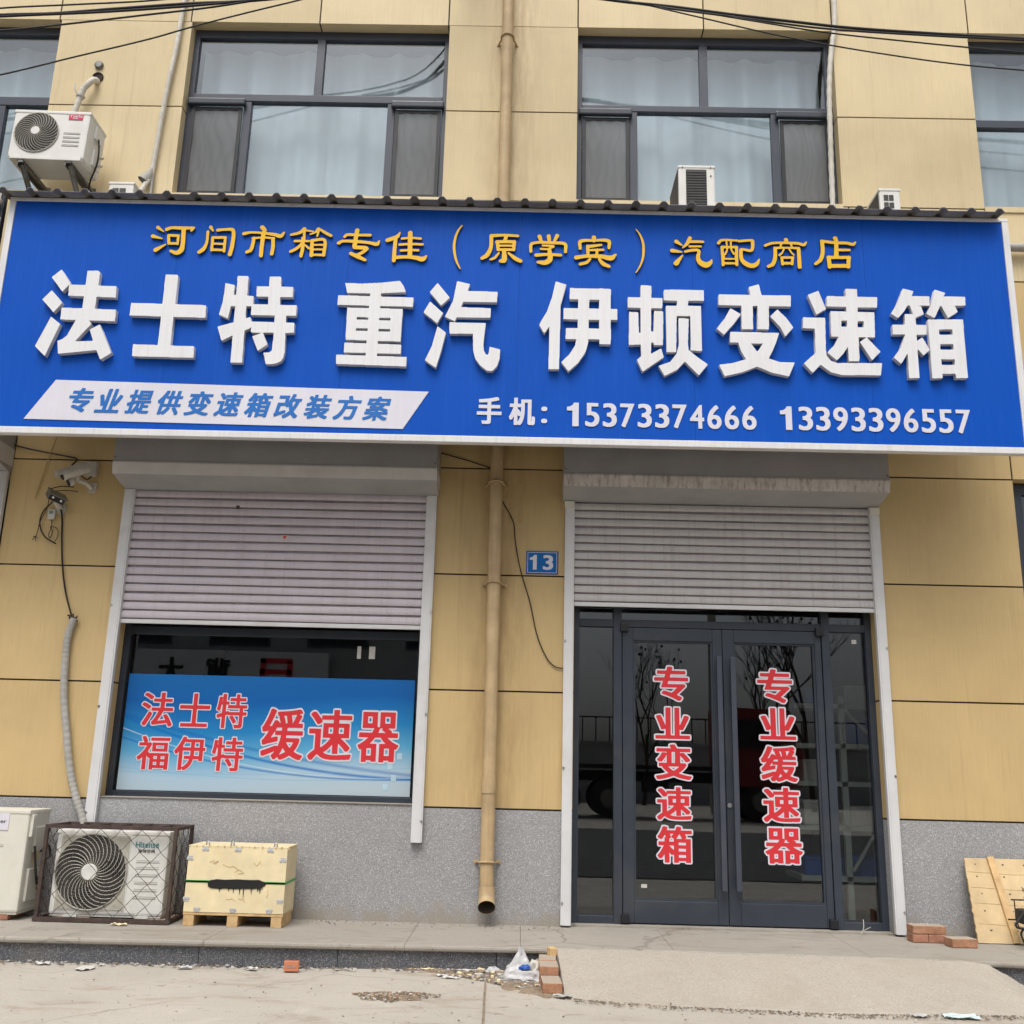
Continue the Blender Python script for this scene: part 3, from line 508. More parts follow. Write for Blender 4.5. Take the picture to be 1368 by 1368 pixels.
GOLD = [
 ('河',[[(-2.677,4.701,0.0129),(-2.633,4.669,0.0043)],[(-2.705,4.631,0.0143),(-2.636,4.612,0.0043)],[(-2.673,4.523,0.0157),(-2.609,4.566,0.0057)],[(-2.611,4.687,0.0136),(-2.581,4.699,0.0114),(-2.502,4.699,0.0129),(-2.42,4.701,0.01)],[(-2.434,4.68,0.0086),(-2.42,4.702,0.01)],[(-2.49,4.689,0.0157),(-2.485,4.568,0.0157),(-2.492,4.525,0.0186),(-2.521,4.503,0.0157),(-2.565,4.517,0.01)],[(-2.594,4.639,0.01),(-2.523,4.638,0.01)],[(-2.594,4.639,0.01),(-2.585,4.579,0.0114)],[(-2.523,4.638,0.01),(-2.522,4.572,0.0086)],[(-2.585,4.576,0.01),(-2.524,4.576,0.0086)]]),
 ('间',[[(-2.298,4.71,0.0129),(-2.279,4.68,0.0057)],[(-2.315,4.673,0.01),(-2.315,4.589,0.01),(-2.333,4.537,0.0143),(-2.362,4.512,0.0129)],[(-2.246,4.687,0.0114),(-2.196,4.693,0.01),(-2.137,4.689,0.0129),(-2.131,4.575,0.0143),(-2.142,4.498,0.0143)],[(-2.276,4.628,0.01),(-2.186,4.63,0.01)],[(-2.276,4.628,0.01),(-2.274,4.529,0.01)],[(-2.186,4.63,0.01),(-2.186,4.522,0.01)],[(-2.275,4.581,0.0079),(-2.185,4.578,0.0079)],[(-2.274,4.533,0.01),(-2.186,4.531,0.0086)]]),
 ('市',[[(-1.93,4.716,0.0157),(-1.91,4.692,0.0143),(-1.916,4.674,0.0114)],[(-2.056,4.663,0.0129),(-2.006,4.674,0.0086),(-1.904,4.669,0.01),(-1.832,4.659,0.0129),(-1.792,4.649,0.0143),(-1.77,4.677,0.0071)],[(-1.917,4.666,0.0157),(-1.92,4.571,0.0143),(-1.92,4.494,0.0143)],[(-1.982,4.63,0.0114),(-1.986,4.578,0.0129),(-1.997,4.535,0.0129),(-2.023,4.519,0.0114)],[(-1.99,4.628,0.0086),(-1.913,4.636,0.0071),(-1.838,4.631,0.0086)],[(-1.845,4.624,0.0129),(-1.84,4.564,0.0129),(-1.845,4.508,0.0129)]]),
 ('箱',[[(-1.627,4.71,0.0129),(-1.658,4.679,0.0114),(-1.719,4.661,0.0086)],[(-1.627,4.71,0.01),(-1.623,4.628,0.0086)],[(-1.616,4.698,0.0071),(-1.565,4.69,0.0064)],[(-1.527,4.71,0.0129),(-1.549,4.683,0.0079),(-1.583,4.668,0.0057)],[(-1.515,4.707,0.0093),(-1.47,4.679,0.0114),(-1.434,4.66,0.0107)],[(-1.526,4.691,0.0093),(-1.531,4.654,0.0064)],[(-1.688,4.612,0.0093),(-1.586,4.614,0.0079)],[(-1.633,4.637,0.0114),(-1.629,4.559,0.0129),(-1.636,4.495,0.0114)],[(-1.632,4.598,0.0107),(-1.671,4.554,0.0107),(-1.712,4.53,0.0107)],[(-1.615,4.585,0.0064),(-1.584,4.556,0.0079)],[(-1.566,4.619,0.0114),(-1.478,4.624,0.0107),(-1.475,4.507,0.0129)],[(-1.565,4.617,0.0121),(-1.562,4.502,0.0136)],[(-1.561,4.585,0.0071),(-1.479,4.586,0.0071)],[(-1.558,4.549,0.0071),(-1.477,4.55,0.0071)],[(-1.563,4.508,0.0086),(-1.473,4.506,0.0093)]]),
 ('专',[[(-1.336,4.653,0.01),(-1.321,4.669,0.0107),(-1.251,4.669,0.01),(-1.153,4.669,0.01)],[(-1.375,4.603,0.0129),(-1.349,4.618,0.0107),(-1.263,4.618,0.0121),(-1.161,4.61,0.0114),(-1.102,4.6,0.0136),(-1.087,4.625,0.0057)],[(-1.249,4.705,0.0157),(-1.256,4.636,0.015),(-1.261,4.582,0.0157)],[(-1.26,4.571,0.0136),(-1.182,4.568,0.015),(-1.172,4.56,0.0121),(-1.218,4.521,0.0121),(-1.237,4.514,0.01)],[(-1.284,4.523,0.0121),(-1.24,4.503,0.015),(-1.18,4.474,0.0107)]]),
 ('佳',[[(-0.944,4.694,0.005),(-0.962,4.661,0.0143),(-1.03,4.632,0.0143)],[(-0.972,4.641,0.0136),(-0.975,4.555,0.0136),(-0.976,4.474,0.0136)],[(-0.87,4.693,0.0164),(-0.864,4.506,0.0164)],[(-0.926,4.647,0.0093),(-0.86,4.654,0.0079),(-0.794,4.649,0.0093)],[(-0.941,4.599,0.0093),(-0.865,4.605,0.0093),(-0.778,4.604,0.0093)],[(-0.929,4.553,0.0093),(-0.863,4.558,0.0086),(-0.807,4.557,0.0093)],[(-0.976,4.496,0.0136),(-0.899,4.504,0.0121),(-0.821,4.499,0.015),(-0.773,4.489,0.0179),(-0.748,4.513,0.0071)]]),
 ('（',[[(-0.504,4.758,0.0051),(-0.53,4.716,0.0069),(-0.547,4.663,0.0086),(-0.554,4.591,0.0094),(-0.543,4.514,0.0086),(-0.527,4.464,0.0069),(-0.505,4.421,0.0043)]]),
 ('原',[[(-0.293,4.682,0.0129),(-0.198,4.688,0.0103),(-0.104,4.684,0.0103)],[(-0.293,4.682,0.0129),(-0.293,4.591,0.0137),(-0.319,4.529,0.0154),(-0.352,4.505,0.0129)],[(-0.188,4.671,0.0137),(-0.197,4.645,0.012)],[(-0.252,4.635,0.012),(-0.127,4.638,0.012)],[(-0.242,4.605,0.0077),(-0.13,4.607,0.0077)],[(-0.241,4.574,0.0103),(-0.13,4.576,0.0103)],[(-0.248,4.633,0.0129),(-0.241,4.572,0.0111)],[(-0.128,4.636,0.0129),(-0.132,4.574,0.0111)],[(-0.199,4.562,0.0146),(-0.197,4.493,0.0189),(-0.222,4.485,0.012)],[(-0.236,4.546,0.0077),(-0.263,4.51,0.0094),(-0.293,4.496,0.0077)],[(-0.166,4.548,0.0077),(-0.119,4.508,0.0146),(-0.081,4.488,0.0137)]]),
 ('学',[[(0.05,4.683,0.0146),(0.062,4.645,0.0111)],[(0.115,4.687,0.0146),(0.12,4.646,0.0111)],[(0.175,4.691,0.0146),(0.155,4.646,0.0094)],[(-0.009,4.564,0.0103),(-0.008,4.62,0.0111),(0.027,4.634,0.0103),(0.064,4.637,0.0111),(0.157,4.635,0.0111),(0.232,4.626,0.012),(0.235,4.566,0.0111)],[(0.074,4.613,0.0077),(0.148,4.61,0.0094)],[(0.149,4.605,0.0094),(0.107,4.585,0.0077),(0.061,4.586,0.0077)],[(0.121,4.584,0.0129),(0.127,4.507,0.0189),(0.095,4.48,0.018),(0.044,4.482,0.0111)],[(0.029,4.536,0.0129),(0.103,4.543,0.0111),(0.201,4.54,0.0111)]]),
 ('宾',[[(0.436,4.683,0.0154),(0.436,4.657,0.0137)],[(0.339,4.594,0.0103),(0.341,4.65,0.0129),(0.436,4.659,0.0094),(0.539,4.657,0.0129),(0.543,4.603,0.0103)],[(0.395,4.61,0.0129),(0.487,4.625,0.0086)],[(0.392,4.615,0.0111),(0.395,4.543,0.0111)],[(0.409,4.583,0.0086),(0.502,4.587,0.0086)],[(0.46,4.588,0.0094),(0.455,4.543,0.0103)],[(0.312,4.523,0.0154),(0.381,4.535,0.0129),(0.492,4.535,0.0154),(0.557,4.524,0.0189),(0.59,4.551,0.0077)],[(0.409,4.513,0.0094),(0.386,4.487,0.0111),(0.34,4.473,0.0111)],[(0.474,4.514,0.0094),(0.502,4.479,0.0146),(0.543,4.459,0.0111)]]),
 ('）',[[(0.735,4.753,0.0036),(0.764,4.707,0.0064),(0.783,4.647,0.0086),(0.787,4.596,0.0093),(0.781,4.527,0.0079),(0.762,4.468,0.0057),(0.733,4.415,0.0036)]]),
 ('汽',[[(1.019,4.662,0.015),(1.057,4.635,0.0057)],[(0.989,4.591,0.015),(1.055,4.581,0.0057)],[(1.016,4.493,0.0186),(1.06,4.554,0.0057)],[(1.116,4.692,0.0136),(1.096,4.649,0.0129),(1.065,4.616,0.0064)],[(1.116,4.664,0.0107),(1.208,4.664,0.0093)],[(1.113,4.626,0.0086),(1.192,4.628,0.0071)],[(1.081,4.585,0.0093),(1.126,4.596,0.0107),(1.176,4.595,0.0107),(1.17,4.544,0.0136),(1.182,4.506,0.0179),(1.224,4.484,0.0214),(1.255,4.501,0.0143),(1.266,4.524,0.005)]]),
 ('配',[[(1.317,4.656,0.0114),(1.338,4.679,0.0093),(1.45,4.679,0.0079)],[(1.341,4.625,0.01),(1.445,4.627,0.0093)],[(1.341,4.625,0.0107),(1.345,4.488,0.0107)],[(1.443,4.627,0.0107),(1.441,4.49,0.0107)],[(1.347,4.5,0.0086),(1.441,4.501,0.0086)],[(1.373,4.668,0.0064),(1.376,4.604,0.0064),(1.362,4.571,0.0079)],[(1.404,4.669,0.0064),(1.407,4.605,0.0064),(1.423,4.575,0.0079)],[(1.348,4.534,0.0064),(1.44,4.535,0.0064)],[(1.348,4.556,0.0114),(1.352,4.544,0.0086)],[(1.437,4.558,0.01),(1.437,4.546,0.0086)],[(1.462,4.674,0.0093),(1.551,4.683,0.0093),(1.558,4.676,0.0121),(1.548,4.605,0.0107),(1.487,4.61,0.0093),(1.475,4.606,0.0121),(1.475,4.538,0.0136),(1.499,4.504,0.0171),(1.544,4.484,0.0171),(1.579,4.497,0.015),(1.6,4.535,0.005)]]),
 ('商',[[(1.794,4.691,0.015),(1.797,4.672,0.0129)],[(1.646,4.644,0.01),(1.697,4.663,0.0093),(1.797,4.667,0.0093),(1.882,4.664,0.0107),(1.918,4.654,0.0107),(1.935,4.675,0.0064)],[(1.758,4.654,0.0086),(1.753,4.633,0.0064)],[(1.828,4.656,0.0086),(1.834,4.634,0.0064)],[(1.711,4.626,0.01),(1.796,4.629,0.0071),(1.88,4.627,0.01)],[(1.715,4.624,0.0121),(1.712,4.551,0.0136),(1.694,4.5,0.0136),(1.663,4.482,0.0114)],[(1.88,4.623,0.0129),(1.881,4.554,0.0136),(1.881,4.482,0.0143)],[(1.776,4.616,0.0064),(1.763,4.59,0.0064),(1.743,4.57,0.0079)],[(1.814,4.617,0.0064),(1.829,4.592,0.0064),(1.843,4.575,0.0064)],[(1.758,4.552,0.0093),(1.838,4.554,0.0093)],[(1.758,4.552,0.0093),(1.763,4.501,0.01)],[(1.835,4.554,0.0093),(1.829,4.503,0.01)],[(1.764,4.508,0.0107),(1.829,4.509,0.0093)]]),
 ('店',[[(2.142,4.709,0.0164),(2.149,4.688,0.0136)],[(2.045,4.686,0.0114),(2.144,4.675,0.0107),(2.221,4.674,0.0107),(2.265,4.665,0.0114),(2.283,4.682,0.0064)],[(2.048,4.682,0.0136),(2.048,4.6,0.0136),(2.03,4.54,0.0136),(1.994,4.508,0.0107)],[(2.148,4.675,0.0136),(2.142,4.568,0.0164)],[(2.157,4.62,0.01),(2.237,4.62,0.0093)],[(2.088,4.56,0.0121),(2.234,4.562,0.0114)],[(2.088,4.559,0.0143),(2.092,4.487,0.0143)],[(2.229,4.561,0.0143),(2.222,4.489,0.0129)],[(2.092,4.494,0.0143),(2.223,4.497,0.0143)]]),
]
POSTER_TEXT=[('法',(-2.743,-2.515,1.248,1.487)),('士',(-2.467,-2.249,1.25,1.486)),('特',(-2.2,-1.982,1.247,1.488)),('福',(-2.741,-2.513,0.946,1.178)),('伊',(-2.477,-2.254,0.948,1.18)),('特',(-2.206,-1.983,0.948,1.182)),('缓',(-1.862,-1.56,1.037,1.392)),('速',(-1.524,-1.214,1.041,1.394)),('器',(-1.17,-0.877,1.036,1.386))]
DOOR_LEFT=[('专',(0.948,1.193,1.518,1.76)),('业',(0.953,1.199,1.249,1.468)),('变',(0.954,1.206,0.97,1.211)),('速',(0.959,1.2,0.697,0.918)),('箱',(0.96,1.199,0.414,0.653))]
DOOR_RIGHT=[('专',(1.69,1.94,1.52,1.758)),('业',(1.699,1.952,1.262,1.482)),('缓',(1.696,1.951,0.974,1.215)),('速',(1.702,1.958,0.701,0.933)),('器',(1.707,1.964,0.426,0.661))]
SLOGAN=[('专',(-3.15,-2.985,3.301,3.474)),('业',(-2.945,-2.781,3.299,3.472)),('提',(-2.74,-2.576,3.297,3.47)),('供',(-2.536,-2.372,3.295,3.468)),('变',(-2.332,-2.168,3.293,3.467)),('速',(-2.128,-1.964,3.292,3.465)),('箱',(-1.924,-1.761,3.29,3.463)),('改',(-1.721,-1.557,3.288,3.461)),('装',(-1.518,-1.354,3.286,3.459)),('方',(-1.314,-1.151,3.285,3.457)),('案',(-1.112,-0.948,3.283,3.455))]
PHONE=[('手',(-0.352,-0.184,3.275,3.469)),('机',(-0.133,0.044,3.272,3.468)),('：',(0.086,0.126,3.289,3.407))]
DIGITS=[('1',(0.263,0.366,3.272,3.441)),('5',(0.381,0.484,3.272,3.441)),('3',(0.5,0.602,3.272,3.441)),('7',(0.618,0.721,3.272,3.441)),('3',(0.736,0.839,3.273,3.442)),('3',(0.854,0.957,3.273,3.442)),('7',(0.972,1.075,3.273,3.442)),('4',(1.09,1.193,3.273,3.442)),('6',(1.208,1.31,3.273,3.442)),('6',(1.325,1.428,3.273,3.442)),('6',(1.443,1.546,3.273,3.442)),('1',(1.705,1.808,3.277,3.445)),('3',(1.823,1.926,3.277,3.445)),('3',(1.941,2.044,3.277,3.446)),('9',(2.059,2.163,3.277,3.446)),('3',(2.178,2.281,3.277,3.446)),('3',(2.296,2.399,3.277,3.446)),('9',(2.414,2.517,3.278,3.446)),('6',(2.531,2.634,3.278,3.446)),('5',(2.649,2.752,3.278,3.446)),('5',(2.767,2.87,3.278,3.446)),('7',(2.885,2.988,3.278,3.446))]

# ------------------------------------------------------------------ the setting: ground, pavement, ramp
GZ = -.14
def edge_y(x):
    return float(np.interp(x, [-9, -3.2, .3, 1.2, 2.5, 3.3, 9], [-.97, -.97, -.84, -.80, -.86, -.90, -.95]))
g = MB()
xs = [-150, -40, -10, -5] + [(-4+.1*i) for i in range(81)] + [5, 10, 40, 150]; ys = [-150, -60, -25, -10, -6] + [(-4+.1*i) for i in range(41)] + [3, 12, 60]
vs = [(x, y, GZ + (.006*math.sin(x*2.1+y*1.3)*math.sin(y*2.7-x) if abs(x) < 4.5 and -4 < y < 0 else 0)) for y in ys for x in xs]; n = len(xs)
g.poly(vs, [(j*n+i, j*n+i+1, (j+1)*n+i+1, (j+1)*n+i) for j in range(len(ys)-1) for i in range(n-1)], 0, True)
tag(g.build('ground', 'concrete'), kind='structure')
j = MB(); P = [(-.17, -1.18), (-.165, -1.5), (-.155, -1.9), (-.14, -2.6), (-.12, -4)]
for (a, b), (c, d) in zip(P, P[1:]): j.poly([(a-.005, b, GZ+.008), (a+.005, b, GZ+.008), (c+.005, d, GZ+.008), (c-.005, d, GZ+.008)], [(0,1,2,3)])
tag(j.build('ground_joint', 'earth'), kind='structure')
p = MB(); X = [-9, -7.6, -6.4, -5.2, -4.1, -2.98, -1.83, -.66, .02, .93, 2.08, 3.02, 4.2, 5.4, 6.6, 7.8, 9]
def slab(x0, x1):
    e0, e1 = edge_y(x0), edge_y(x1); a, b = x0+.0012, x1-.0012
    pr = lambda e: [(.1, -.034), (e+.012, -.034), (e+.003, -.028), (e, -.017), (e+.003, -.006), (e+.012, 0), (.1, 0)]
    q0, q1 = pr(e0), pr(e1); k = len(q0); v = [(a, *q) for q in q0]+[(b, *q) for q in q1]
    return v, [(i, (i+1) % k, k+(i+1) % k, k+i) for i in range(k)]+[tuple(range(k))[::-1], tuple(range(k, 2*k))]
for x0, x1 in zip(X, X[1:]): p.poly(*slab(x0, x1), 0)
XR = [-9, -7, -5, -3.1, -1.86, -1.05, -.12, .62, 2, 3.4, 5, 7, 9]
for x0, x1 in zip(XR, XR[1:]):
    e0, e1 = edge_y(x0)+.032, edge_y(x1)+.032
    p.poly([(x0+.002, e0, GZ-.02), (x1-.002, e1, GZ-.02), (x1-.002, e1, -.037), (x0+.002, e0, -.037), (x0+.002, .1, GZ-.02), (x1-.002, .1, GZ-.02), (x1-.002, .1, -.037), (x0+.002, .1, -.037)],
           [(0,1,2,3), (1,5,6,2), (4,0,3,7), (3,2,6,7)], 1)
tag(p.build('pavement', ['slab', 'riser']), kind='structure')
rp = MB(); NS, NT = 60, 22; V = []
for it in range(NT+1):
    t = it/NT
    for i in range(NS+1):
        s = i/NS
        xt, xb = .235+s*2.47, .262+s*2.70
        yt = edge_y(xt)+.012
        yb = float(np.interp(s, [0, .04, .2, .5, .85, .93, .97, 1], [-1.50, -1.56, -1.60, -1.66, -1.58, -1.40, -1.15, -.93])) + .022*math.sin(s*37)+.012*math.sin(s*91)
        z = -.004 - (.136+.006)*(t**1.15) if t < 1 else GZ-.012
        V.append((xt+(xb-xt)*t, yt+(yb-yt)*t, z + random.uniform(-.0025, .0025)))
n = NS+1
rp.poly(V, [(j*n+i, j*n+i+1, (j+1)*n+i+1, (j+1)*n+i) for j in range(NT) for i in range(NS)], 0, True)
L = [V[j*n] for j in range(NT+1)]; Rr = [V[j*n+NS] for j in range(NT+1)]
for E_, dx in ((L, -.012), (Rr, .03)):
    rp.poly(E_+[(q[0]+dx+random.uniform(-.008, .008), q[1], GZ-.02) for q in E_], [(i, i+1, NT+2+i, NT+1+i) for i in range(NT)], 0)
tag(rp.build('ramp', 'ramp'), kind='structure')

rd_ = MB(); rd_.poly([(-150, -13.5, GZ+.012), (150, -13.5, GZ+.012), (150, -4.3, GZ+.012), (-150, -4.3, GZ+.012)], [(0, 1, 2, 3)])  # unseen road, added dark to cut bounce light below the sign
tag(rd_.build('road', 'asphalt'), kind='structure')

# ------------------------------------------------------------------ the shop building
bld = thing('shop_building', 'tan two storey shop building with grey granite base and slate framed windows', 'building', (0, .3, 0))
w = MB(); G = .006
def panel(x0, x1, z0, z1, l=1, r=1, b=1, t=1, mi=0, y1=.26):
    w.box(x0+G*l, x1-G*r, 0, y1, z0+G*b, z1-G*t, mi)
def hj(x0, x1, z): w.box(x0, x1, .009, .2, z-G, z+G, 2)
def vj(x, z0, z1): w.box(x-G, x+G, .009, .2, z0, z1, 2)
low = [.745, 1.545, 2.378, 3.185]
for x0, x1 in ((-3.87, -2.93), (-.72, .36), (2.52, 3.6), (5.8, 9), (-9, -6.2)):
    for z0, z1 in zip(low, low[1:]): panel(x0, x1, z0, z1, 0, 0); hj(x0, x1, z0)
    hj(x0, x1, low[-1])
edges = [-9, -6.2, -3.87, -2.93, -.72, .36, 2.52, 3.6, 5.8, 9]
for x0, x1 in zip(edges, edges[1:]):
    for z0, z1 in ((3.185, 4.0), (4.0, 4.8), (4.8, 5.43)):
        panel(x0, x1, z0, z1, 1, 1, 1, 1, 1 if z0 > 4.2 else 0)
        if z0 != 3.185: hj(x0, x1, z0)
    if x1 < 9:
        vj(x1, 3.19, 5.43)
for x0, x1 in ((-6.2, -3.87), (-2.93, -.72), (.36, 2.52)): w.box(x0, x1, .02, .26, 3.02, 3.185, 0)
hj(-9, 9, 5.43)
UPW = [(-6.2, -4.03), (-2.92, -.735), (.345, 2.475), (3.6, 5.75)]
upp = [(-9, -6.2), (-4.03, -2.92), (-.735, .345), (2.475, 3.6), (5.75, 9)]
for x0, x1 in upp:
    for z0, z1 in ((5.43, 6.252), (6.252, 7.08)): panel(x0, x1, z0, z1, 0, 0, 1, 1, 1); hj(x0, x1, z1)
for x0, x1 in UPW: w.box(x0, x1, -.012, .26, 5.40, 5.447, 1)          # sills
tx = [-9, -6.2, -5.1, -4.05, -2.93, -1.837, -.746, .345, 1.40, 2.475, 3.612, 4.7, 5.75, 9]
for x0, x1 in zip(tx, tx[1:]):
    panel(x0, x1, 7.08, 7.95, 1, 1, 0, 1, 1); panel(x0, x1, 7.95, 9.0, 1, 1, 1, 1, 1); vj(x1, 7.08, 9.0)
hj(-9, 9, 7.95)
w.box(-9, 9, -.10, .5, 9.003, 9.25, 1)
for y0, y1, x0, x1 in ((.27, 7, -9, -8.8), (.27, 7, 8.8, 9), (7, 7.2, -9, 9)): w.box(x0, x1, y0, y1, -.1, 9, 0)
w.box(-8.8, 8.8, .27, 7, 8.8, 8.95, 0)
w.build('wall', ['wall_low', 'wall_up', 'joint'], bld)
for x0, x1, z1 in ((-9, -6.2, .739), (-6.2, -2.93, .739), (-2.93, -.72, .756), (-.72, .36, .739), (2.52, 3.6, .739), (3.6, 5.8, .739), (5.8, 9, .739)):
    MB().box(x0, x1, .004, .262, -.03, z1).build('plinth', 'plinth', bld)
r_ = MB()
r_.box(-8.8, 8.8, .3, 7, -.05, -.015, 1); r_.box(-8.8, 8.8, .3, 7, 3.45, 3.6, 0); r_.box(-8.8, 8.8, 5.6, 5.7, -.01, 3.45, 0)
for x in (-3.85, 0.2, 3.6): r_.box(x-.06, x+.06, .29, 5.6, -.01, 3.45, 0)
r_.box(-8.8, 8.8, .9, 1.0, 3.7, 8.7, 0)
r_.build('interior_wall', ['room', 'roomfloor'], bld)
th = MB(); th.box(.36, 2.52, .02, .3, -.012, .012); th.build('threshold', 'slab', bld)

def curtain(x0, x1, z0, z1, y, parent):
    c = MB(); n = int((x1-x0)/.012); P = []
    ph = random.random()*6
    for i in range(n+1):
        x = x0+(x1-x0)*i/n
        P.append((x, y+.026*math.sin(x*19+1.6*math.sin(x*4+ph)+ph)+.008*math.sin(x*41+ph)))
    vs = [(px, py, z0) for px, py in P]+[(px, py+.004, z1) for px, py in P]+[(px, py+.006, z0) for px, py in P]+[(px, py+.010, z1) for px, py in P]
    k = n+1
    c.poly(vs, [(i, i+1, k+i+1, k+i) for i in range(n)]+[(2*k+i, 3*k+i, 3*k+i+1, 2*k+i+1) for i in range(n)], 0, True)
    return c.build('curtain', 'curtain', parent, fix=False)
def up_window(x0, x1, zt0, zt1, um, l1, l2, top=7.08, screens=True):
    f = MB(); y0, y1 = .10, .16; b = 5.447; s = .045
    f.box(x0, x0+s, y0, y1, b, top, 0, .004); f.box(x1-s, x1, y0, y1, b, top, 0, .004)
    f.box(x0+s, x1-s, y0+.002, y1, top-.075, top, 0, .004); f.box(x0+s, x1-s, y0+.002, y1, b, b+.05, 0, .004)
    f.box(x0+s, x1-s, y0-.003, y1, zt0, zt1, 0, .004)
    f.box(um-.034, um+.034, y0+.002, y1, zt1, top-.075, 0, .004)
    for q in (l1, l2): f.box(q-.032, q+.032, y0+.002, y1, b+.05, zt0, 0, .004)
    win = f.build('window', 'frame', bld)
    for a, c, z0, z1 in ((x0+s, um-.034, zt1, top-.075), (um+.034, x1-s, zt1, top-.075), (l1+.032, l2-.032, b+.05, zt0), (x0+s, l1-.032, b+.05, zt0), (l2+.032, x1-s, b+.05, zt0)):
        MB().box(a-.01, c+.01, .128, .134, z0-.01, z1+.01).build('pane', 'glass_up', win)
    for a, c in ((x0+s, l1-.032), (l2+.032, x1-s)) if screens else ():
        q = MB(); z0, z1 = b+.05, zt0-.07
        q.box(a+.004, a+.034, .085, .098, z0, z1); q.box(c-.034, c-.004, .085, .098, z0, z1); q.box(a+.034, c-.034, .0855, .0975, z0, z0+.03); q.box(a+.034, c-.034, .0855, .0975, z1-.03, z1)
        q.build('screen_frame', 'dark', win)
        n = 24; S = MB()
        S.poly([(a+.034+(c-a-.068)*i/n, .091+.0035*math.sin(i*.9+jz*1.1), z0+.03+(z1-z0-.06)*jz/12) for jz in range(13) for i in range(n+1)],
               [(jz*(n+1)+i, jz*(n+1)+i+1, (jz+1)*(n+1)+i+1, (jz+1)*(n+1)+i) for jz in range(12) for i in range(n)], 0, True)
        S.build('insect_screen', 'screen_mesh', win, fix=False)
        MB().box(a-.03, c+.02, .052, .097, zt0-.062, zt0-.002, 0, .012).build('screen_roller', 'door_frame', win)
    mid = (l1+l2)/2+.02
    curtain(x0+.02, mid, 5.40, top-.03, .34, win); curtain(mid, x1-.02, 5.40, top-.03, .352, win)
    MB().tube([(x0, .39, top-.03), (x1, .39, top-.03)], .014).build('curtain_rail', 'steel', win)
    return win
def screen_mat():
    mt, nt, bs = newmat('grey insect mesh'); out = nt.nodes['Material Output']
    tr = nt.nodes.new('ShaderNodeBsdfTransparent'); mx = nt.nodes.new('ShaderNodeMixShader'); mx.inputs[0].default_value = .78
    bs.inputs['Base Color'].default_value = (.115, .118, .12, 1); bs.inputs['Roughness'].default_value = .75
    wv = nt.nodes.new('ShaderNodeTexWave'); wv.inputs['Scale'].default_value = 4.5; wv.inputs['Distortion'].default_value = 16; wv.inputs['Detail'].default_value = 2; wv.inputs['Detail Scale'].default_value = .8
    nt.links.new(coords(nt, (1, 1, .55)), wv.inputs[0])
    nt.links.new(ramp(nt, wv.outputs[1], 0, 1, (.142, .144, .147), (.158, .160, .163)), bs.inputs['Base Color'])     # moire of the double mesh
    nt.links.new(tr.outputs[0], mx.inputs[1]); nt.links.new(bs.outputs[0], mx.inputs[2]); nt.links.new(mx.outputs[0], out.inputs[0]); M['screen_mesh'] = mt
screen_mat()
up_window(-6.2, -4.03, 6.31, 6.39, -5.1, -5.72, -4.48, screens=False)
up_window(-2.92, -.735, 6.385, 6.452, -1.832, -2.41, -1.203)
up_window(.345, 2.475, 6.345, 6.402, 1.41, .818, 1.99)
up_window(3.6, 5.75, 6.245, 6.315, 4.68, 4.2, 5.2, screens=False)

# ground-floor shop window
f = MB(); x0, x1, z0, z1 = -2.93, -.72, .757, 3.0
f.box(x0, x0+.045, .135, .19, z0, z1, 0, .004); f.box(x1-.045, x1, .135, .19, z0, z1, 0, .004)
f.box(x0+.045, x1-.045, .137, .19, z0, z0+.042, 0, .004); f.box(x0+.045, x1-.045, .137, .19, 1.905, 1.965, 0, .004); f.box(x0+.045, x1-.045, .137, .19, z1-.05, z1, 0, .004)
sw = f.build('window', 'door_frame', bld)
MB().box(x0+.035, x1-.035, .160, .166, z0+.03, 1.915).build('pane', 'glass_low', sw)
MB().box(x0+.035, x1-.035, .160, .166, 1.955, z1-.04).build('pane', 'glass_low', sw)
MB().box(x0, x1, -.006, .136, .7565, .7615).build('sill', 'slab', sw)
for x in (-1.200, -1.105): MB().box(x-.014-(.008 if x > -1.15 else 0), x+.014+(.008 if x > -1.15 else 0), .1565, .1595, 1.765, 1.855).build('label_or_glint', 'paper', sw)  # white plates standing in for two bright reflections in the glass
# entrance: fixed frame, side lights, two door leaves
f = MB(); y0, y1 = .10, .17
f.box(.36, .406, y0, y1, .012, 3.0, 0, .004); f.box(2.476, 2.52, y0, y1, .012, 3.0, 0, .004)
f.box(.652, .712, y0-.002, y1, .012, 2.95, 0, .004); f.box(2.158, 2.216, y0-.002, y1, .012, 2.95, 0, .004)
for a, b in ((.406, .652), (.712, 2.158), (2.216, 2.476)):
    f.box(a, b, y0+.002, y1, 2.036, 2.09, 0, .004); f.box(a, b, y0+.002, y1, 2.95, 3.0, 0, .004)
for a, b in ((.406, .652), (2.216, 2.476)): f.box(a, b, y0+.002, y1, .012, .062, 0, .004)
df = f.build('entrance_frame', 'door_frame', bld)
for a, b in ((.40, .66), (2.21, 2.482)): MB().box(a, b, .138, .144, .055, 2.042).build('pane', 'glass_low', df)
for a, b in ((.40, .66), (.706, 2.164), (2.21, 2.482)): MB().box(a, b, .138, .144, 2.084, 2.955).build('pane', 'glass_low', df)
st = MB().box(2.385, 2.42, .1345, .1375, 1.955, 1.985); st.build('label_or_glint', 'paper', df)
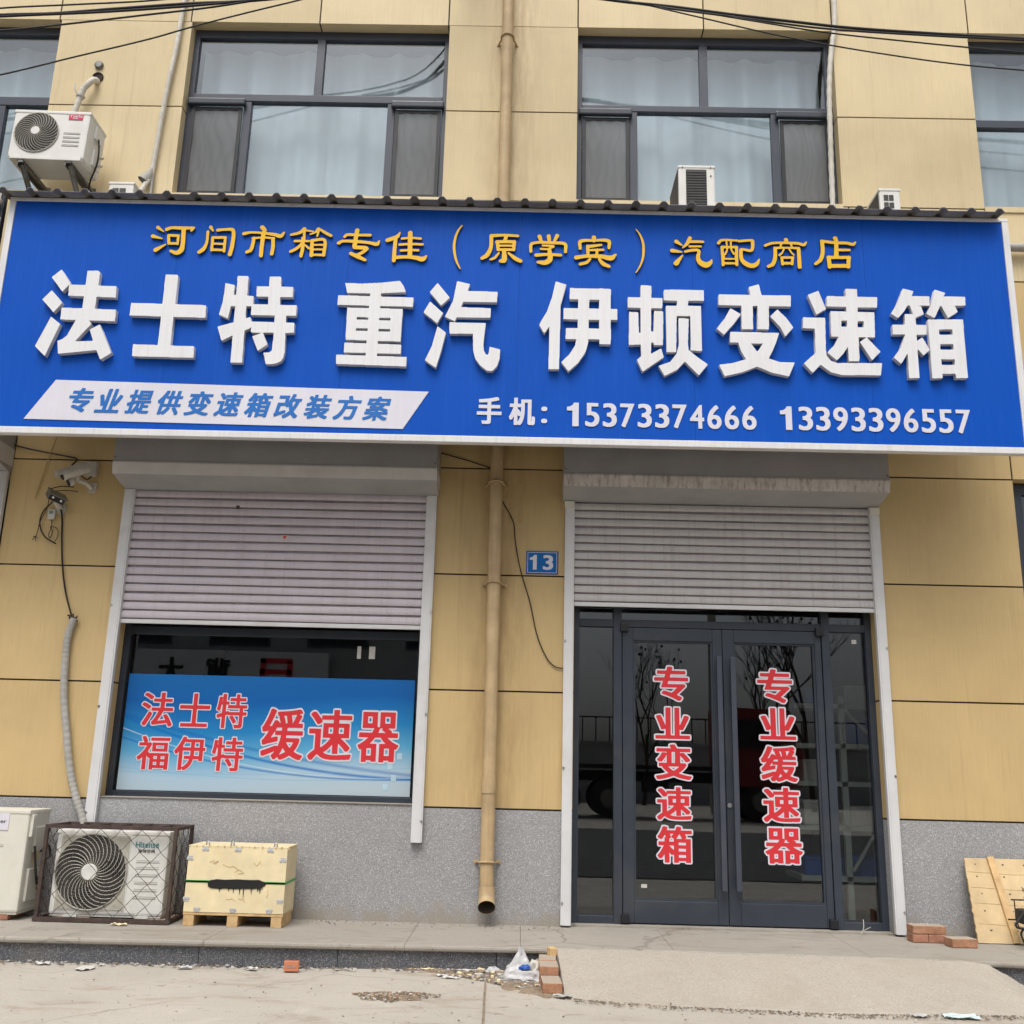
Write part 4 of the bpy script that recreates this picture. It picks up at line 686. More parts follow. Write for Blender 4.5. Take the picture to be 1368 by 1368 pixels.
def leaf(x0, x1, g0, g1, hx, chars):
    f = MB(); y0, y1 = .105, .155
    f.box(x0, g0, y0, y1, .02, 2.032, 0, .005); f.box(g1, x1, y0, y1, .02, 2.032, 0, .005)
    f.box(g0, g1, y0+.001, y1, .02, .165, 0, .004); f.box(g0, g1, y0+.001, y1, 1.942, 2.032, 0, .004)
    for b_ in ((g0, g0+.014, .158, 1.95), (g1-.014, g1, .158, 1.95)): f.box(b_[0], b_[1], y0+.012, y1-.002, b_[2], b_[3])
    f.box(g0+.014, g1-.014, y0+.012, y1-.002, .165, .18); f.box(g0+.014, g1-.014, y0+.012, y1-.002, 1.93, 1.942)
    d = f.build('door', 'door_frame', bld)
    MB().box(g0, g1, .136, .142, .16, 1.947).build('pane', 'glass_low', d)
    h = MB().box(hx-.018, hx+.018, .035, .060, .245, 1.83, 0, .004)
    for z in (.58, 1.52): h.box(hx-.012, hx+.012, .058, .106, z-.03, z+.03)
    h.build('handle', 'frame', d)
    for z in (.05, 2.03):
        xx = x0+.012 if hx > (x0+x1)/2 else x1-.012
        MB().box(xx-.028, xx+.028, .070, .106, z-.03, z+.03, 0, .004).build('hinge', 'dark', d)
    for ch, rc in chars: font_char('character', ch, rc, .1335, .003, 'red', d, 7, 3, 9, 'vinyl')
    return d
ld = leaf(.717, 1.4375, .795, 1.368, 1.402, DOOR_LEFT)
rd = leaf(1.4405, 2.153, 1.522, 2.106, 1.500, DOOR_RIGHT)
MB().tube([(1.462, .098, .805), (1.462, .106, .805)], .016, 16).build('lock', 'steel', rd)
MB().box(.845, .885, .1325, .1358, .245, .268).build('label_or_glint', 'paper', ld)

# ------------------------------------------------------------------ window poster
def poster_mat():
    mt, nt, bs = newmat('printed blue poster'); tc = nt.nodes.new('ShaderNodeTexCoord'); sp = nt.nodes.new('ShaderNodeSeparateXYZ'); nt.links.new(tc.outputs['Object'], sp.inputs[0])
    def mth(op, a, b=None, clamp=False):
        n = nt.nodes.new('ShaderNodeMath'); n.operation = op; n.use_clamp = clamp
        for i, v in enumerate((a, b)):
            if v is None: continue
            if isinstance(v, (int, float)): n.inputs[i].default_value = v
            else: nt.links.new(v, n.inputs[i])
        return n.outputs[0]
    x, z = sp.outputs['X'], sp.outputs['Z']
    wob = mth('MULTIPLY', mth('SINE', mth('MULTIPLY', mth('ADD', x, .3), 2.3)), .05)
    t = mth('ADD', z, wob)
    r = nt.nodes.new('ShaderNodeValToRGB'); mr = nt.nodes.new('ShaderNodeMapRange'); mr.inputs[1].default_value = .80; mr.inputs[2].default_value = 1.62; nt.links.new(t, mr.inputs[0]); nt.links.new(mr.outputs[0], r.inputs[0])
    e = r.color_ramp.elements; e[0].position = 0; e[0].color = (*srgb(188, 205, 214), 1); e[1].position = 1; e[1].color = (*srgb(26, 106, 178), 1)
    for p_, c_ in ((.16, srgb(178, 205, 222)), (.36, srgb(96, 172, 214)), (.55, srgb(40, 135, 198)), (.8, srgb(20, 100, 178))): k = e.new(p_); k.color = (*c_, 1)
    c = r.outputs[0]
    for a0, a1, a2, wd, col, am in ((1.04, -.20, .085, .016, srgb(18, 110, 190), .9), (.985, -.16, .10, .006, srgb(200, 226, 240), .8), (.965, -.13, .082, .011, srgb(20, 112, 190), .8), (1.10, -.19, .05, .02, srgb(18, 100, 180), .55), (.90, -.02, .045, .004, srgb(120, 180, 215), .6), (.93, .03, .03, .004, srgb(120, 180, 215), .5)):
        u = mth('ADD', x, 1.9)
        f_ = mth('ADD', mth('ADD', mth('MULTIPLY', mth('MULTIPLY', u, u), a2), mth('MULTIPLY', u, a1)), a0)
        dd = mth('DIVIDE', mth('ABSOLUTE', mth('SUBTRACT', z, f_)), wd)
        k = mth('MULTIPLY', mth('SUBTRACT', 1, mth('MINIMUM', dd, 1)), am, True)
        c = mix(nt, k, c, col)
    c = mix(nt, 1, c, (.86, .86, .86), 'MULTIPLY')
    nt.links.new(c, bs.inputs['Base Color']); bs.inputs['Roughness'].default_value = .22; bs.inputs['Specular IOR Level'].default_value = .6
    M['poster'] = mt
poster_mat()
po = thing('window_poster', 'blue and white poster with red characters stuck across the shop window', 'poster', (-1.82, .15, .8))
MB().box(-2.862, -.780, .152, .1545, .804, 1.618).build('sheet', 'poster', po)
for ch, rc in POSTER_TEXT:
    big = rc[1]-rc[0] > .25
    font_char('character', ch, rc, .1490, .003, 'red', po, 5 if not big else 6, 2, 7, 'vinyl')
for x, z in ((-.865, 1.08), (-.93, 1.01), (-.90, .93), (-.955, .865)):
    MB().box(x-.018, x+.018, .1500, .1517, z-.022, z+.022).build('print_square', 'print', po)

# ------------------------------------------------------------------ roller shutters
def shutter(label, x0, x1, zb, top, mat, strip, bx0, bx1, boxz, foot, cat='roller shutter'):
    t = thing('roller_shutter', label, cat, ((x0+x1)/2, -.02, zb), 'roller shutters over the shop front')
    pitch = .064; n = int(round((top-zb)/pitch)); pitch = (top-zb)/n; prof = []
    for i in range(n):
        z = zb+i*pitch
        for q, y in ((.0, .002), (.10, .002), (.13, -.010), (.30, -.0145), (.50, -.0155), (.70, -.0138), (.74, -.0115), (.78, -.0128), (.88, -.010), (.90, .0)): prof.append((y, z+q*pitch))
    prof.append((0, top)); s = MB()
    N = 24; vs = []
    for k in range(N+1):
        x = x0+(x1-x0)*k/N
        for (y, z) in prof: vs.append((x, y+.0016*math.sin(x*2.3+int((z-zb)/pitch)*1.7), z+.0018*math.sin(x*1.9+int((z-zb)/pitch)*2.1)))
    m_ = len(prof)
    qd = lambda k, i: (k*m_+i, (k+1)*m_+i, (k+1)*m_+i+1, k*m_+i+1)
    gv = (0, 1, 9)
    s.poly(vs, [qd(k, i) for k in range(N) for i in range(m_-1) if i % 10 not in gv], 0, False)
    s.poly(vs, [qd(k, i) for k in range(N) for i in range(m_-1) if i % 10 in gv], 2, False)
    s.poly([(x, y+.012, z) for x in (x0, x1) for z in (zb, top) for y in (0,)], [(0, 2, 3, 1)], 0)
    s.box(x0, x1, -.014, .01, zb-.03, zb-.001, 1, .003)
    s.build('curtain', [mat, 'rail', 'groove'], t, fix=False)
    zt, zm, zl = boxz
    c = MB(); c.prism([(-.001, zt), (-.30, zt), (-.30, zm), (-.001, zm)], bx0, bx1, 0)
    c.box(bx0-.001, bx1+.001, -.302, -.2995, zm+.004, zm+.007, 0)
    bxo = c.build('box', 'box_grey', t)
    c = MB(); c.prism([(-.302, zm-.0005), (-.304, zm-.012), (-.286, zl), (-.002, zl), (-.002, zm-.0005)], bx0-.003, bx1+.003, 0); c.build('box_strip', strip, bxo)
    c = MB(); c.prism([(-.285, zl-.0005), (-.05, zl-.045), (-.002, zl-.045), (-.002, zl-.0005)], bx0, bx1, 0); c.build('box_base', 'box_grey', bxo)
    for xx in (bx0+.012, bx1-.012):
        for z in (zt-.05, zm+.03): MB().tube([(xx, -.299, z), (xx, -.306, z)], .006, 8).build('screw', 'galv', bxo)
    for (a, b) in foot[0]:
        g_ = MB().box(a, b, -.042, -.001, foot[1], zl-.046, 0, .004)
        g_.box(a+.012, b-.012, -.046, -.0415, foot[1]+.001, zl-.05, 0)
        r__ = g_.build('guide_rail', 'rail', t)
        for z in np.linspace(foot[1]+.14, zl-.2, 4): MB().tube([((a if a < (x0+x1)/2 else b-.0)+(.010 if a < (x0+x1)/2 else -.010), -.041, z), ((a if a < (x0+x1)/2 else b)+(.010 if a < (x0+x1)/2 else -.010), -.048, z)], .009, 10).build('screw', 'steel', r__)
    return t
sl = shutter('pale lilac roller shutter half lowered over the poster window', -2.915, -.735, 1.995, 3.03, 'shutter_pink', 'box_pale', -2.985, -.650, (3.40, 3.095, 3.005), (((-2.985, -2.908), (-.740, -.662)), .512))
sr = shutter('grey roller shutter half lowered above the glass entrance doors', .345, 2.52, 2.195, 3.0, 'shutter_grey', 'box_dirty', .265, 2.580, (3.40, 3.075, 2.985), (((.285, .355), (2.512, 2.584)), .012))
MB().box(-2.15, -2.125, -.0175, -.014, 2.83, 2.855).build('patch', 'rust', sl)
MB().box(-1.80, -1.745, -.0175, -.014, 2.60, 2.635).build('sticker', 'paper', sl)
MB().plate([(-1.79, 2.63), (-1.755, 2.63), (-1.772, 2.605)], -.0185, -.0176).build('sticker_mark', 'red', sl)
for xx in (.315, 2.548): MB().box(xx-.034, xx+.034, -.06, -.043, 2.88, 2.935, 0, .003).build('guide_stop', 'ac_cream', sr)
# left neighbour: shutter casing under its own sign, closed shutter
shutter('closed grey roller shutter of the neighbouring unit at the left edge', -6.1, -3.93, .1, 3.0, 'shutter_grey', 'box_pale', -6.2, -3.872, (3.40, 3.255, 3.12), (((-6.15, -6.08), (-3.945, -3.88)), .012))
# right neighbour: dark window beside the pillar
f = MB(); f.box(3.6, 3.65, .10, .16, .745, 3.18, 0, .004); f.box(5.75, 5.8, .10, .16, .745, 3.18, 0, .004); f.box(3.65, 5.75, .102, .16, .745, .80, 0); f.box(3.65, 5.75, .102, .16, 3.10, 3.18, 0)
f.box(3.65, 5.75, .102, .158, 2.78, 2.83); f.box(3.65, 5.75, .102, .158, 2.30, 2.36); f.box(3.645, 3.70, .09, .12, .80, 3.1)
nw = f.build('window', 'door_frame', bld); MB().box(3.64, 5.76, .128, .134, .79, 3.11).build('pane', 'glass_low', nw)

# ------------------------------------------------------------------ shop sign
sg = thing('shop_sign', 'long blue shop sign with white block characters and golden script on top', 'shop sign', (-.2, -.70, 3.14))
X0, X1, Z0, Z1 = -3.775, 3.375, 3.140, 4.926
cuts = [-3.73, -2.52, -1.30, -.085, 1.13, 2.34, 3.33]; pb = MB()
for a, b in zip(cuts, cuts[1:]): pb.box(a+.0006, b-.0006, -.75, -.735, Z0+.045, Z1-.04)
pb.build('panel', 'blue', sg)
fr = MB()
for (a, b, c, d) in ((X0, X1, Z0, Z0+.046), (X0, X1, Z1-.042, Z1-.018)):
    fr.box(a, b, -.762, -.70, c, d, 0, .004)
for (a, b) in ((X0, X0+.045), (X1-.045, X1)): fr.box(a, b, -.760, -.70, Z0+.046, Z1-.042, 0, .004)
fr.box(X0+.01, X1-.01, -.734, -.71, Z0+.05, Z1-.05, 0)
fr.build('frame', 'sign_white', sg)
rs = MB(); pit = .196; nx = int((X1-X0+.1)/pit); prof = []
for i in range(nx+1):
    x = X0-.04+i*pit; prof += [(x, .0), (x+.020, .026), (x+.046, .026), (x+.066, .0)]
prof = [q for q in prof if q[0] < X1+.05]
ya, yb, za, zb = -.862, .0, Z1-.024, Z1+.10
vs = []
for dz in (0, -.003):
    for x, h in prof: vs.append((x, ya, za+h+dz))
    for x, h in prof: vs.append((x, yb, zb+h+dz))
n = len(prof)
rs.poly(vs, [(i, i+1, n+i+1, n+i) for i in range(n-1)]+[(2*n+i, 3*n+i, 3*n+i+1, 2*n+i+1) for i in range(n-1)]+[(i, 2*n+i, 2*n+i+1, i+1) for i in range(n-1)], 0)
rs.build('roof_sheet', 'roof', sg)
br = MB()
for x in (-3.6, -2.4, -1.2, 0, 1.2, 2.4, 3.2):
    br.box(x-.02, x+.02, -.709, -.012, Z0+.75, Z0+.79); br.box(x-.02, x+.02, -.709, -.012, Z1-.1, Z1-.06)
br.box(X0+.03, X1-.03, -.06, -.015, Z0+.80, Z0+.84)
br.build('support_frame', 'galv', sg)
for o in sg.children:                                   # the whole board hangs a touch lower at its right end
    if o.name.split('.')[0] in ('panel', 'frame', 'roof_sheet'):
        for v in o.data.vertices: v.co.z += -.0048*v.co.x*max(0, (v.co.z-Z0)/(Z1-Z0))
for ch, polys, holes in WHITE: glyph_from_polys('character', polys, holes, -.792, .040, ['letter', 'letter_side'], sg)
for ch, st_ in GOLD: glyph_from_strokes('character', st_, -.768, .016, ['gold', 'gold_side'], sg)
bn = MB().plate([(-3.439, 3.244), (-.850, 3.227), (-.685, 3.499), (-3.256, 3.531)], -.7545, -.7512).build('slogan_panel', 'vinyl', sg)
for ch, rc in SLOGAN: font_char('character', ch, rc, -.7575, .0025, 'slogan', bn, 7, 4, shear=.24)
for ch, rc in PHONE: font_char('character', ch, rc, -.7555, .004, 'vinyl', sg, 8 if ch != '：' else 3, 5 if ch != '：' else 3)
for ch, rc in DIGITS:
    if ch == '1': digit_one(rc, -.7555, .004, 'vinyl', sg)
    else: font_char('digit', ch, (rc[0]+.003, rc[1]-.004, rc[2], rc[3]), -.7555, .004, 'vinyl', sg, 5, 2)

# ------------------------------------------------------------------ downpipe, number plate, cables
dpipe = thing('downpipe', 'tan drainpipe running down the pillar between the two shutters', 'drainpipe', (-.21, -.08, .1))
c = MB(); c.tube([(-.300, -.085, 9.2), (-.245, -.085, 7.2), (-.230, -.085, 4), (-.222, -.085, 2.3), (-.214, -.085, .42), (-.210, -.088, .2)], .047, 24)
c.tube([(-.210, -.088, .25), (-.209, -.094, .19), (-.208, -.115, .15), (-.206, -.150, .125)], [.053, .054, .056, .058], 24, 0, caps=False)
c.tube([(-.209, -.094, .19), (-.208, -.115, .15), (-.206, -.148, .126)], [.049, .051, .053], 24, 1, caps=False); c.tube([(-.209, -.09, .22), (-.209, -.092, .215)], .045, 24, 1)
for z in (.9, 5.2): c.tube([(-.217, -.085, z-.05), (-.217, -.085, z+.05)], .051, 24)
c.build('pipe', ['pipe', 'pipe_in'], dpipe)
for z, x in ((6.89, -.243), (4.5, -.232), (3.05, -.226), (2.30, -.222), (.40, -.214)):
    k = MB(); P = [(x-.072, -.006, z), (x-.066, -.03, z)]+[(x-.052*math.cos(a), -.085-.052*math.sin(a), z+.008*math.sin(a)) for a in np.linspace(-.3, math.pi+.3, 14)]+[(x+.066, -.03, z), (x+.072, -.006, z)]
    k.tube(P, .008, 6); k.box(x-.09, x-.06, -.008, -.001, z-.012, z+.012); k.box(x+.06, x+.09, -.008, -.001, z-.012, z+.012); k.build('clamp', 'pipe', dpipe)
npl = thing('number_plate', 'small blue house number plate reading 13 beside the right shutter', 'number plate', (.123, -.005, 2.39))
MB().box(.006, .240, -.007, -.001, 2.391, 2.563, 0, .002).build('plate', 'plate', npl)
k = MB(); a, b, c_, d = .016, .230, 2.401, 2.553
for q in ((a, b, c_, c_+.003), (a, b, d-.003, d)): k.box(q[0], q[1], -.0085, -.0065, q[2], q[3])
for q in (a, b-.003): k.box(q, q+.003, -.0085, -.0065, c_+.003, d-.003)
k.build('border', 'vinyl', npl)
digit_one((.037, .097, 2.424, 2.533), -.0095, .003, 'vinyl', npl); font_char('digit', '3', (.128, .203, 2.424, 2.533), -.0095, .003, 'vinyl', npl, 7, 3)
def cable(label, pts, r, mat='cable', cat='cable', group=None, name='cable', n=6):
    o = MB().tube(smooth_path(pts, 8), r, n).build(name, mat); return tag(o, label, cat, group)
W_ = lambda P, y=-.012: [(x, y, z) for x, z in P]
cable('thin black cable hanging from behind the drainpipe past the number plate', [(-.21, -.03, 2.98)]+W_([(-.169, 2.914), (-.094, 2.773), (-.080, 2.649), (-.036, 2.426), (.040, 2.181), (.098, 1.939), (.171, 1.780), (.230, 1.724), (.290, 1.714)]), .004)
cable('thin black cable running from the left shutter box to behind the drainpipe', W_([(-.66, 3.30), (-.475, 3.249), (-.277, 3.189), (-.24, 3.18)], -.01), .004)
cable('black cable from the left edge over the pillar to the upper camera', W_([(-4.2, 3.31), (-3.986, 3.303), (-3.941, 3.302), (-3.752, 3.259), (-3.519, 3.217), (-3.403, 3.196)])+[(-3.36, -.06, 3.17), (-3.345, -.16, 3.10)], .006)
cable('long black cable hanging from the broken camera down to the grey hose', [(-3.455, -.07, 2.83)]+W_([(-3.44, 2.76), (-3.415, 2.573), (-3.383, 2.377), (-3.335, 2.184), (-3.262, 1.994), (-3.245, 1.96)], -.016), .0065)
cable('short yellow string dangling from the sign underside', [(-3.50, -.30, 3.5), (-3.553, -.03, 3.382), (-3.597, -.015, 3.203), (-3.657, -.012, 2.875)], .0035, 'straw', 'string', name='string')
hz = [(-3.238, -.03, 1.985), (-3.262, -.036, 1.88), (-3.262, -.036, 1.70), (-3.236, -.036, 1.434), (-3.18, -.04, 1.177), (-3.119, -.045, .924), (-3.055, -.05, .751), (-2.985, -.055, .60), (-2.93, -.06, .45), (-2.90, -.07, .30)]
P = smooth_path(hz, 11); h_ = thing('corrugated_hose', 'grey corrugated hose running down the wall behind the caged unit', 'hose', (-3.2, -.03, .5))
MB().tube(P, [.024+.0022*(i % 2) for i in range(len(P))], 14, 0, True, False).build('hose_body', 'hose', h_)
q = MB()
for i in range(4): a = i*1.6; q.tube([(-3.24, -.03, 1.98), (-3.24+.03*math.cos(a), -.045, 2.0+.012*math.sin(a)), (-3.25+.045*math.cos(a+1), -.03, 1.985+.02*math.sin(a))], .006, 5)
q.build('cable_end', 'rust', h_)
def taped(label, pts, r, group=None):
    P = smooth_path(pts, 10); rr = [r*(1+.10*math.sin(i*1.9)) for i in range(len(P))]
    return tag(MB().tube(P, rr, 12).build('pipe_bundle', 'tape'), label, 'pipe bundle', group)
taped('white tape wrapped pipe bundle crossing the pillar left of the middle window', [(-2.985, -.035, 7.9)]+[(x, -.035, z) for x, z in ((-2.996, 7.258), (-3.006, 6.997), (-3.014, 6.776), (-3.042, 6.45), (-3.06, 6.165), (-3.076, 5.815), (-3.088, 5.60))]+[(-3.10, -.06, 5.52), (-3.13, -.10, 5.40)], .020)
q = MB(); q.tube([(-3.088, -.045, 5.64), (-3.10, -.05, 5.58), (-3.135, -.06, 5.515)], [.012, .034, .05], 10, 0, caps=False); q.tube([(-3.075, -.04, 5.60), (-3.072, -.04, 5.40)], .012, 8)
tag(q.build('plastic_wrap', 'hose'), 'loose grey plastic wrap at the bottom of the taped pipe bundle', 'plastic wrap')
taped('white tape wrapped pipe bundle hanging in front of the right window edge', [(2.49, -.03, 8.1)]+[(x, -.03, z) for x, z in ((2.497, 7.353), (2.486, 7.094), (2.440, 6.801), (2.412, 6.478), (2.400, 6.127), (2.391, 5.783), (2.383, 5.399))], .021)
wires = [[(-9, 6.2), (-4.26, 6.756), (-3.669, 6.801), (-3.018, 6.855), (-1.2, 7.12)], [(-9, 6.3), (-4.251, 6.693), (-3.836, 6.714), (-3.366, 6.764), (-2.776, 6.824), (-2.214, 6.868), (-1.1, 7.05)],
 [(-9, 6.28), (-4.249, 6.679), (-3.364, 6.742), (-2.421, 6.845), (-1.1, 7.06)], [(-9, 6.1), (-4.229, 6.547), (-3.704, 6.619), (-3.15, 6.705), (-2.594, 6.792), (-2.214, 6.868), (-1.0, 7.1)],
 [(-9, 4.9), (-4.168, 6.145), (-3.605, 6.318), (-3.037, 6.492), (-2.695, 6.616), (-2.293, 6.748), (-1.887, 6.874), (-.9, 7.2)],
 [(-.2, 7.06), (.572, 6.917), (1.072, 6.862), (1.564, 6.794), (2.007, 6.74), (2.436, 6.692), (3.108, 6.649), (3.788, 6.613), (9, 6.3)],
 [(-.2, 7.07), (.631, 6.918), (1.072, 6.841), (1.564, 6.774), (2.238, 6.682), (3.106, 6.629), (3.787, 6.6), (9, 6.25)],
 [(-.2, 7.08), (.66, 6.904), (1.189, 6.83), (1.657, 6.748), (2.236, 6.648), (2.813, 6.582), (3.33, 6.53), (3.776, 6.491), (9, 6.1)],
 [(-.2, 7.12), (.684, 6.919), (1.247, 6.775), (1.85, 6.62), (2.403, 6.507), (2.997, 6.409), (3.373, 6.362), (3.76, 6.329), (9, 5.9)]]
wl_ = ['uppermost thin overhead cable crossing the top left corner', 'thick overhead cable below the uppermost one in the top left corner', 'second thick overhead cable twisted with the one above it at top left', 'overhead cable just below the thick pair at top left', 'lowest overhead cable slanting up from left edge past the window',
       'thick uppermost overhead cable falling to the right above the right window', 'overhead cable twisted under the thick uppermost one at top right', 'thin overhead cable just below the thick ones at top right', 'lowest overhead cable falling across the right window to the right edge']
for i, (P, lb) in enumerate(zip(wires, wl_)):
    top = (-.62, -.12, 8.35) if i < 5 else (-.55, -.12, 8.35)
    pts = [(x, -.5, z) for x, z in P]
    pts = pts+[(-.64+.03*i, -.3, 7.7), (-.62, -.02, 8.3)] if i < 5 else [(-.6, -.02, 8.3), (-.45, -.3, 7.6)]+pts
    cable(lb, pts, (.007, .012, .010, .008, .0065, .013, .009, .007, .0065)[i], group='overhead cables in front of the upper wall')

# ------------------------------------------------------------------ air conditioners
def ac_front(t, mat, w, h, d, fan_x, fan_z, fan_r, body, plate=None, spokes=30, rings=12, swirl=.9, lines=(), logo=None, hub_r=.2):
    """outdoor unit: front face on local y=0 looking to -y, x 0..w, z 0..h"""
    c = MB(); L = MB().box(0, w, 0, d, 0, h, 0, .016); c.add(L, mat)
    L = MB().box(-.004, w+.004, -.004, d+.003, h-.022, h+.004, 0, .006); c.add(L, mat)
    L = MB().box(.01, w-.01, .01, d-.01, -.012, .002, 0); c.add(L, mat)
    if plate:
        a, b, e, f_ = plate; L = MB()
        L.box(a-.006, b+.006, -.003, .001, e-.006, f_+.006, 0); c.add(L, mat)
    cas = c.build('casing', [body], t)
    if plate: MB().add(MB().box(plate[0], plate[1], -.0065, -.001, plate[2], plate[3], 0, .004), mat).build('fan_panel', 'plate_cream', cas)
    if plate:
        L = MB(); a, b, e, f_ = plate
        for k in range(10):
            for (sx, sz) in ((0, 0), (1, 0), (0, 1), (1, 1)):
                q = .012+k*.009
                xx = a+q if not sx else b-q; zz = e+.10-k*.010 if not sz else f_-.10+k*.010
                L.box(xx-.0012, xx+.0012, -.0085, -.0055, min(zz, e+.012 if not sz else f_-.012), max(zz, e+.012 if not sz else f_-.012))
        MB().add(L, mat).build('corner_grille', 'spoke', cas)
    L = MB(); n = 48; y0 = -.0095 if plate else -.0025
    L.poly([(fan_x+fan_r*math.cos(2*math.pi*k/n), y0, fan_z+fan_r*math.sin(2*math.pi*k/n)) for k in range(n)], [tuple(range(n))])
    MB().add(L, mat).build('fan_opening', 'fin', cas)
    L = MB()
    for b_ in range(3):
        A = b_*2.094+.4; P = []
        for rr, da in ((.2, -.25), (.9, -.55), (.93, .15), (.2, .45)): P.append((fan_x+fan_r*rr*math.cos(A+da), y0-.002-.004*(da > 0), fan_z+fan_r*rr*math.sin(A+da)))
        L.poly(P, [(0, 1, 2, 3)])
    MB().add(L, mat).build('fan_blade', 'rubber', cas)
    L = MB(); yg = y0-.016
    for k in range(spokes):
        A = 2*math.pi*k/spokes; P = []
        for i in range(9):
            u = i/8; rr = fan_r*(hub_r+(1.02-hub_r)*u); a = A+swirl*u*u*(.5)+swirl*.5*u
            P.append((fan_x+rr*math.cos(a), yg+.012*(u**4)-.004*(1-u), fan_z+rr*math.sin(a)))
        L.tube(P, .0027 if w > .7 else .0022, 5)
    for k in range(rings if False else 0):
        u = (k+1)/rings; L.ring((fan_x, yg+.002+.012*(u**4)-.004*(1-u), fan_z), fan_r*(hub_r+(1.02-hub_r)*u), .0016, n=44, k=4)
    L.ring((fan_x, y0-.002, fan_z), fan_r*1.03, .005, n=48, k=6)
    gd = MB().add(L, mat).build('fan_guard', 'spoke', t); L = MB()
    for k in range(rings):
        u = (k+1)/rings; L.ring((fan_x, yg+.003+.012*(u**4)-.004*(1-u), fan_z), fan_r*(hub_r+(1.02-hub_r)*u), .0011, n=44, k=4)
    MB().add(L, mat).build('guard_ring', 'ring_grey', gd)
    L = MB(); L.tube([(fan_x, yg+.004, fan_z), (fan_x, yg-.008, fan_z), (fan_x, yg-.010, fan_z)], [fan_r*hub_r*1.05, fan_r*hub_r*1.05, fan_r*hub_r*.95], 28); MB().add(L, mat).build('hub', body, gd)
    if lines:
        L = MB()
        for (a, b, z) in lines: L.box(a, b, -.003, .001, z, z+.004); L.box(a, b, -.002, .001, z+.012, z+.0135)
        MB().add(L, mat).build('louvre', 'hose', cas)
    return cas
def T(x, y, z): return Matrix.Translation((x, y, z))

# caged unit
a1 = thing('air_conditioner', 'white outdoor air conditioner unit standing inside the rusty wire cage', 'air conditioner', (-2.65, -.2, .04))
m1 = T(-3.020, -.335, .040)
ln = [(.535, .685, z) for z in (.105, .150, .195, .240, .285, .325)]
c1 = ac_front(a1, m1, .735, .515, .255, .248, .262, .226, 'ac', (.035, .482, .03, .49), 30, 13, .95, ln, hub_r=.215)
b_ = MB(); text_into(b_, 'Hisense', .520, .418, .036, -.0040, 0, 2, 1, .152)
text_into(b_, '海信空调', .540, .388, .020, -.0040, 1, 2, 1, .108)
MB().add(b_, m1).build('badge', ['teal', 'ink'], c1)
k = MB()
for x in (.10, .56): k.box(x, x+.09, -.01, .24, -.014, -.002)
MB().add(k, m1).build('foot', 'ac', a1)
for x in (-2.95, -2.45):
    o = MB().box(x, x+.20, -.345, -.09, .002, .024, 0, .004).build('brick', 'brick'); tag(o, 'flat red brick pad under the %s end of the caged unit' % ('fan' if x < -2.6 else 'badge'), 'brick', 'brick pads under the outdoor units')
cg = thing('wire_cage', 'rusty brown angle iron cage with diamond wire around the outdoor unit', 'cage', (-2.65, -.25, 0))
cx0, cx1, cy0, cy1, cz0, cz1 = -3.078, -2.215, -.405, -.055, .004, .592; s = .022
k = MB()
for x in (cx0, cx1-s):
    for y in (cy0, cy1-s): k.box(x, x+s, y, y+s, cz0+.025, cz1-s, 0)
for y in (cy0, cy1-s): k.box(cx0, cx1, y, y+s, cz1-s, cz1, 0); k.box(cx0-.006, cx1+.006, y-.004, y+s, cz0, cz0+.025, 0)
for x in (cx0, cx1-s): k.box(x, x+s, cy0+s, cy1-s, cz1-s+.001, cz1-.001); k.box(x, x+s, cy0+s, cy1-s, cz0+.001, cz0+.024)
for x in np.linspace(cx0+.15, cx1-.15, 5): k.box(x-.004, x+.004, cy0+s, cy1-s, cz1-.012, cz1-.004)
k.build('angle_frame', 'rust', cg)
def diamonds(o, ux, uz, lw, lh, pitch, nrm, r=.0019):
    L = MB(); o, ux, uz, nrm = map(Vector, (o, ux, uz, nrm)); sl = 1.0
    for sgn in (1, -1):
        c0 = -lh if sgn > 0 else 0
        c = c0-pitch*.35
        while c < lw+lh:
            # line: x = c + sgn*z
            z0 = 0; z1 = lh; P = []
            for i in range(41):
                z = z0+(z1-z0)*i/40; x = c+z if sgn > 0 else c-z
                if 0 <= x <= lw: P.append(o+ux*(x+.0035*math.sin(z*90))+uz*z+nrm*(.0035*sgn*math.cos(2*math.pi*z/pitch*1.0)))
            if len(P) > 2: L.tube(P, r, 5)
            c += pitch
    return L
for args in (((cx0+s, cy0+.008, cz0+.02), (1,0,0), (0,0,1), cx1-cx0-2*s, cz1-cz0-.03, .134, (0,1,0)), ((cx1-.010, cy0+s, cz0+.02), (0,1,0), (0,0,1), cy1-cy0-2*s, cz1-cz0-.03, .10, (1,0,0)), ((cx0+.010, cy0+s, cz0+.02), (0,1,0), (0,0,1), cy1-cy0-2*s, cz1-cz0-.03, .10, (1,0,0))):
    diamonds(*args).build('wire_mesh', 'wire', cg)

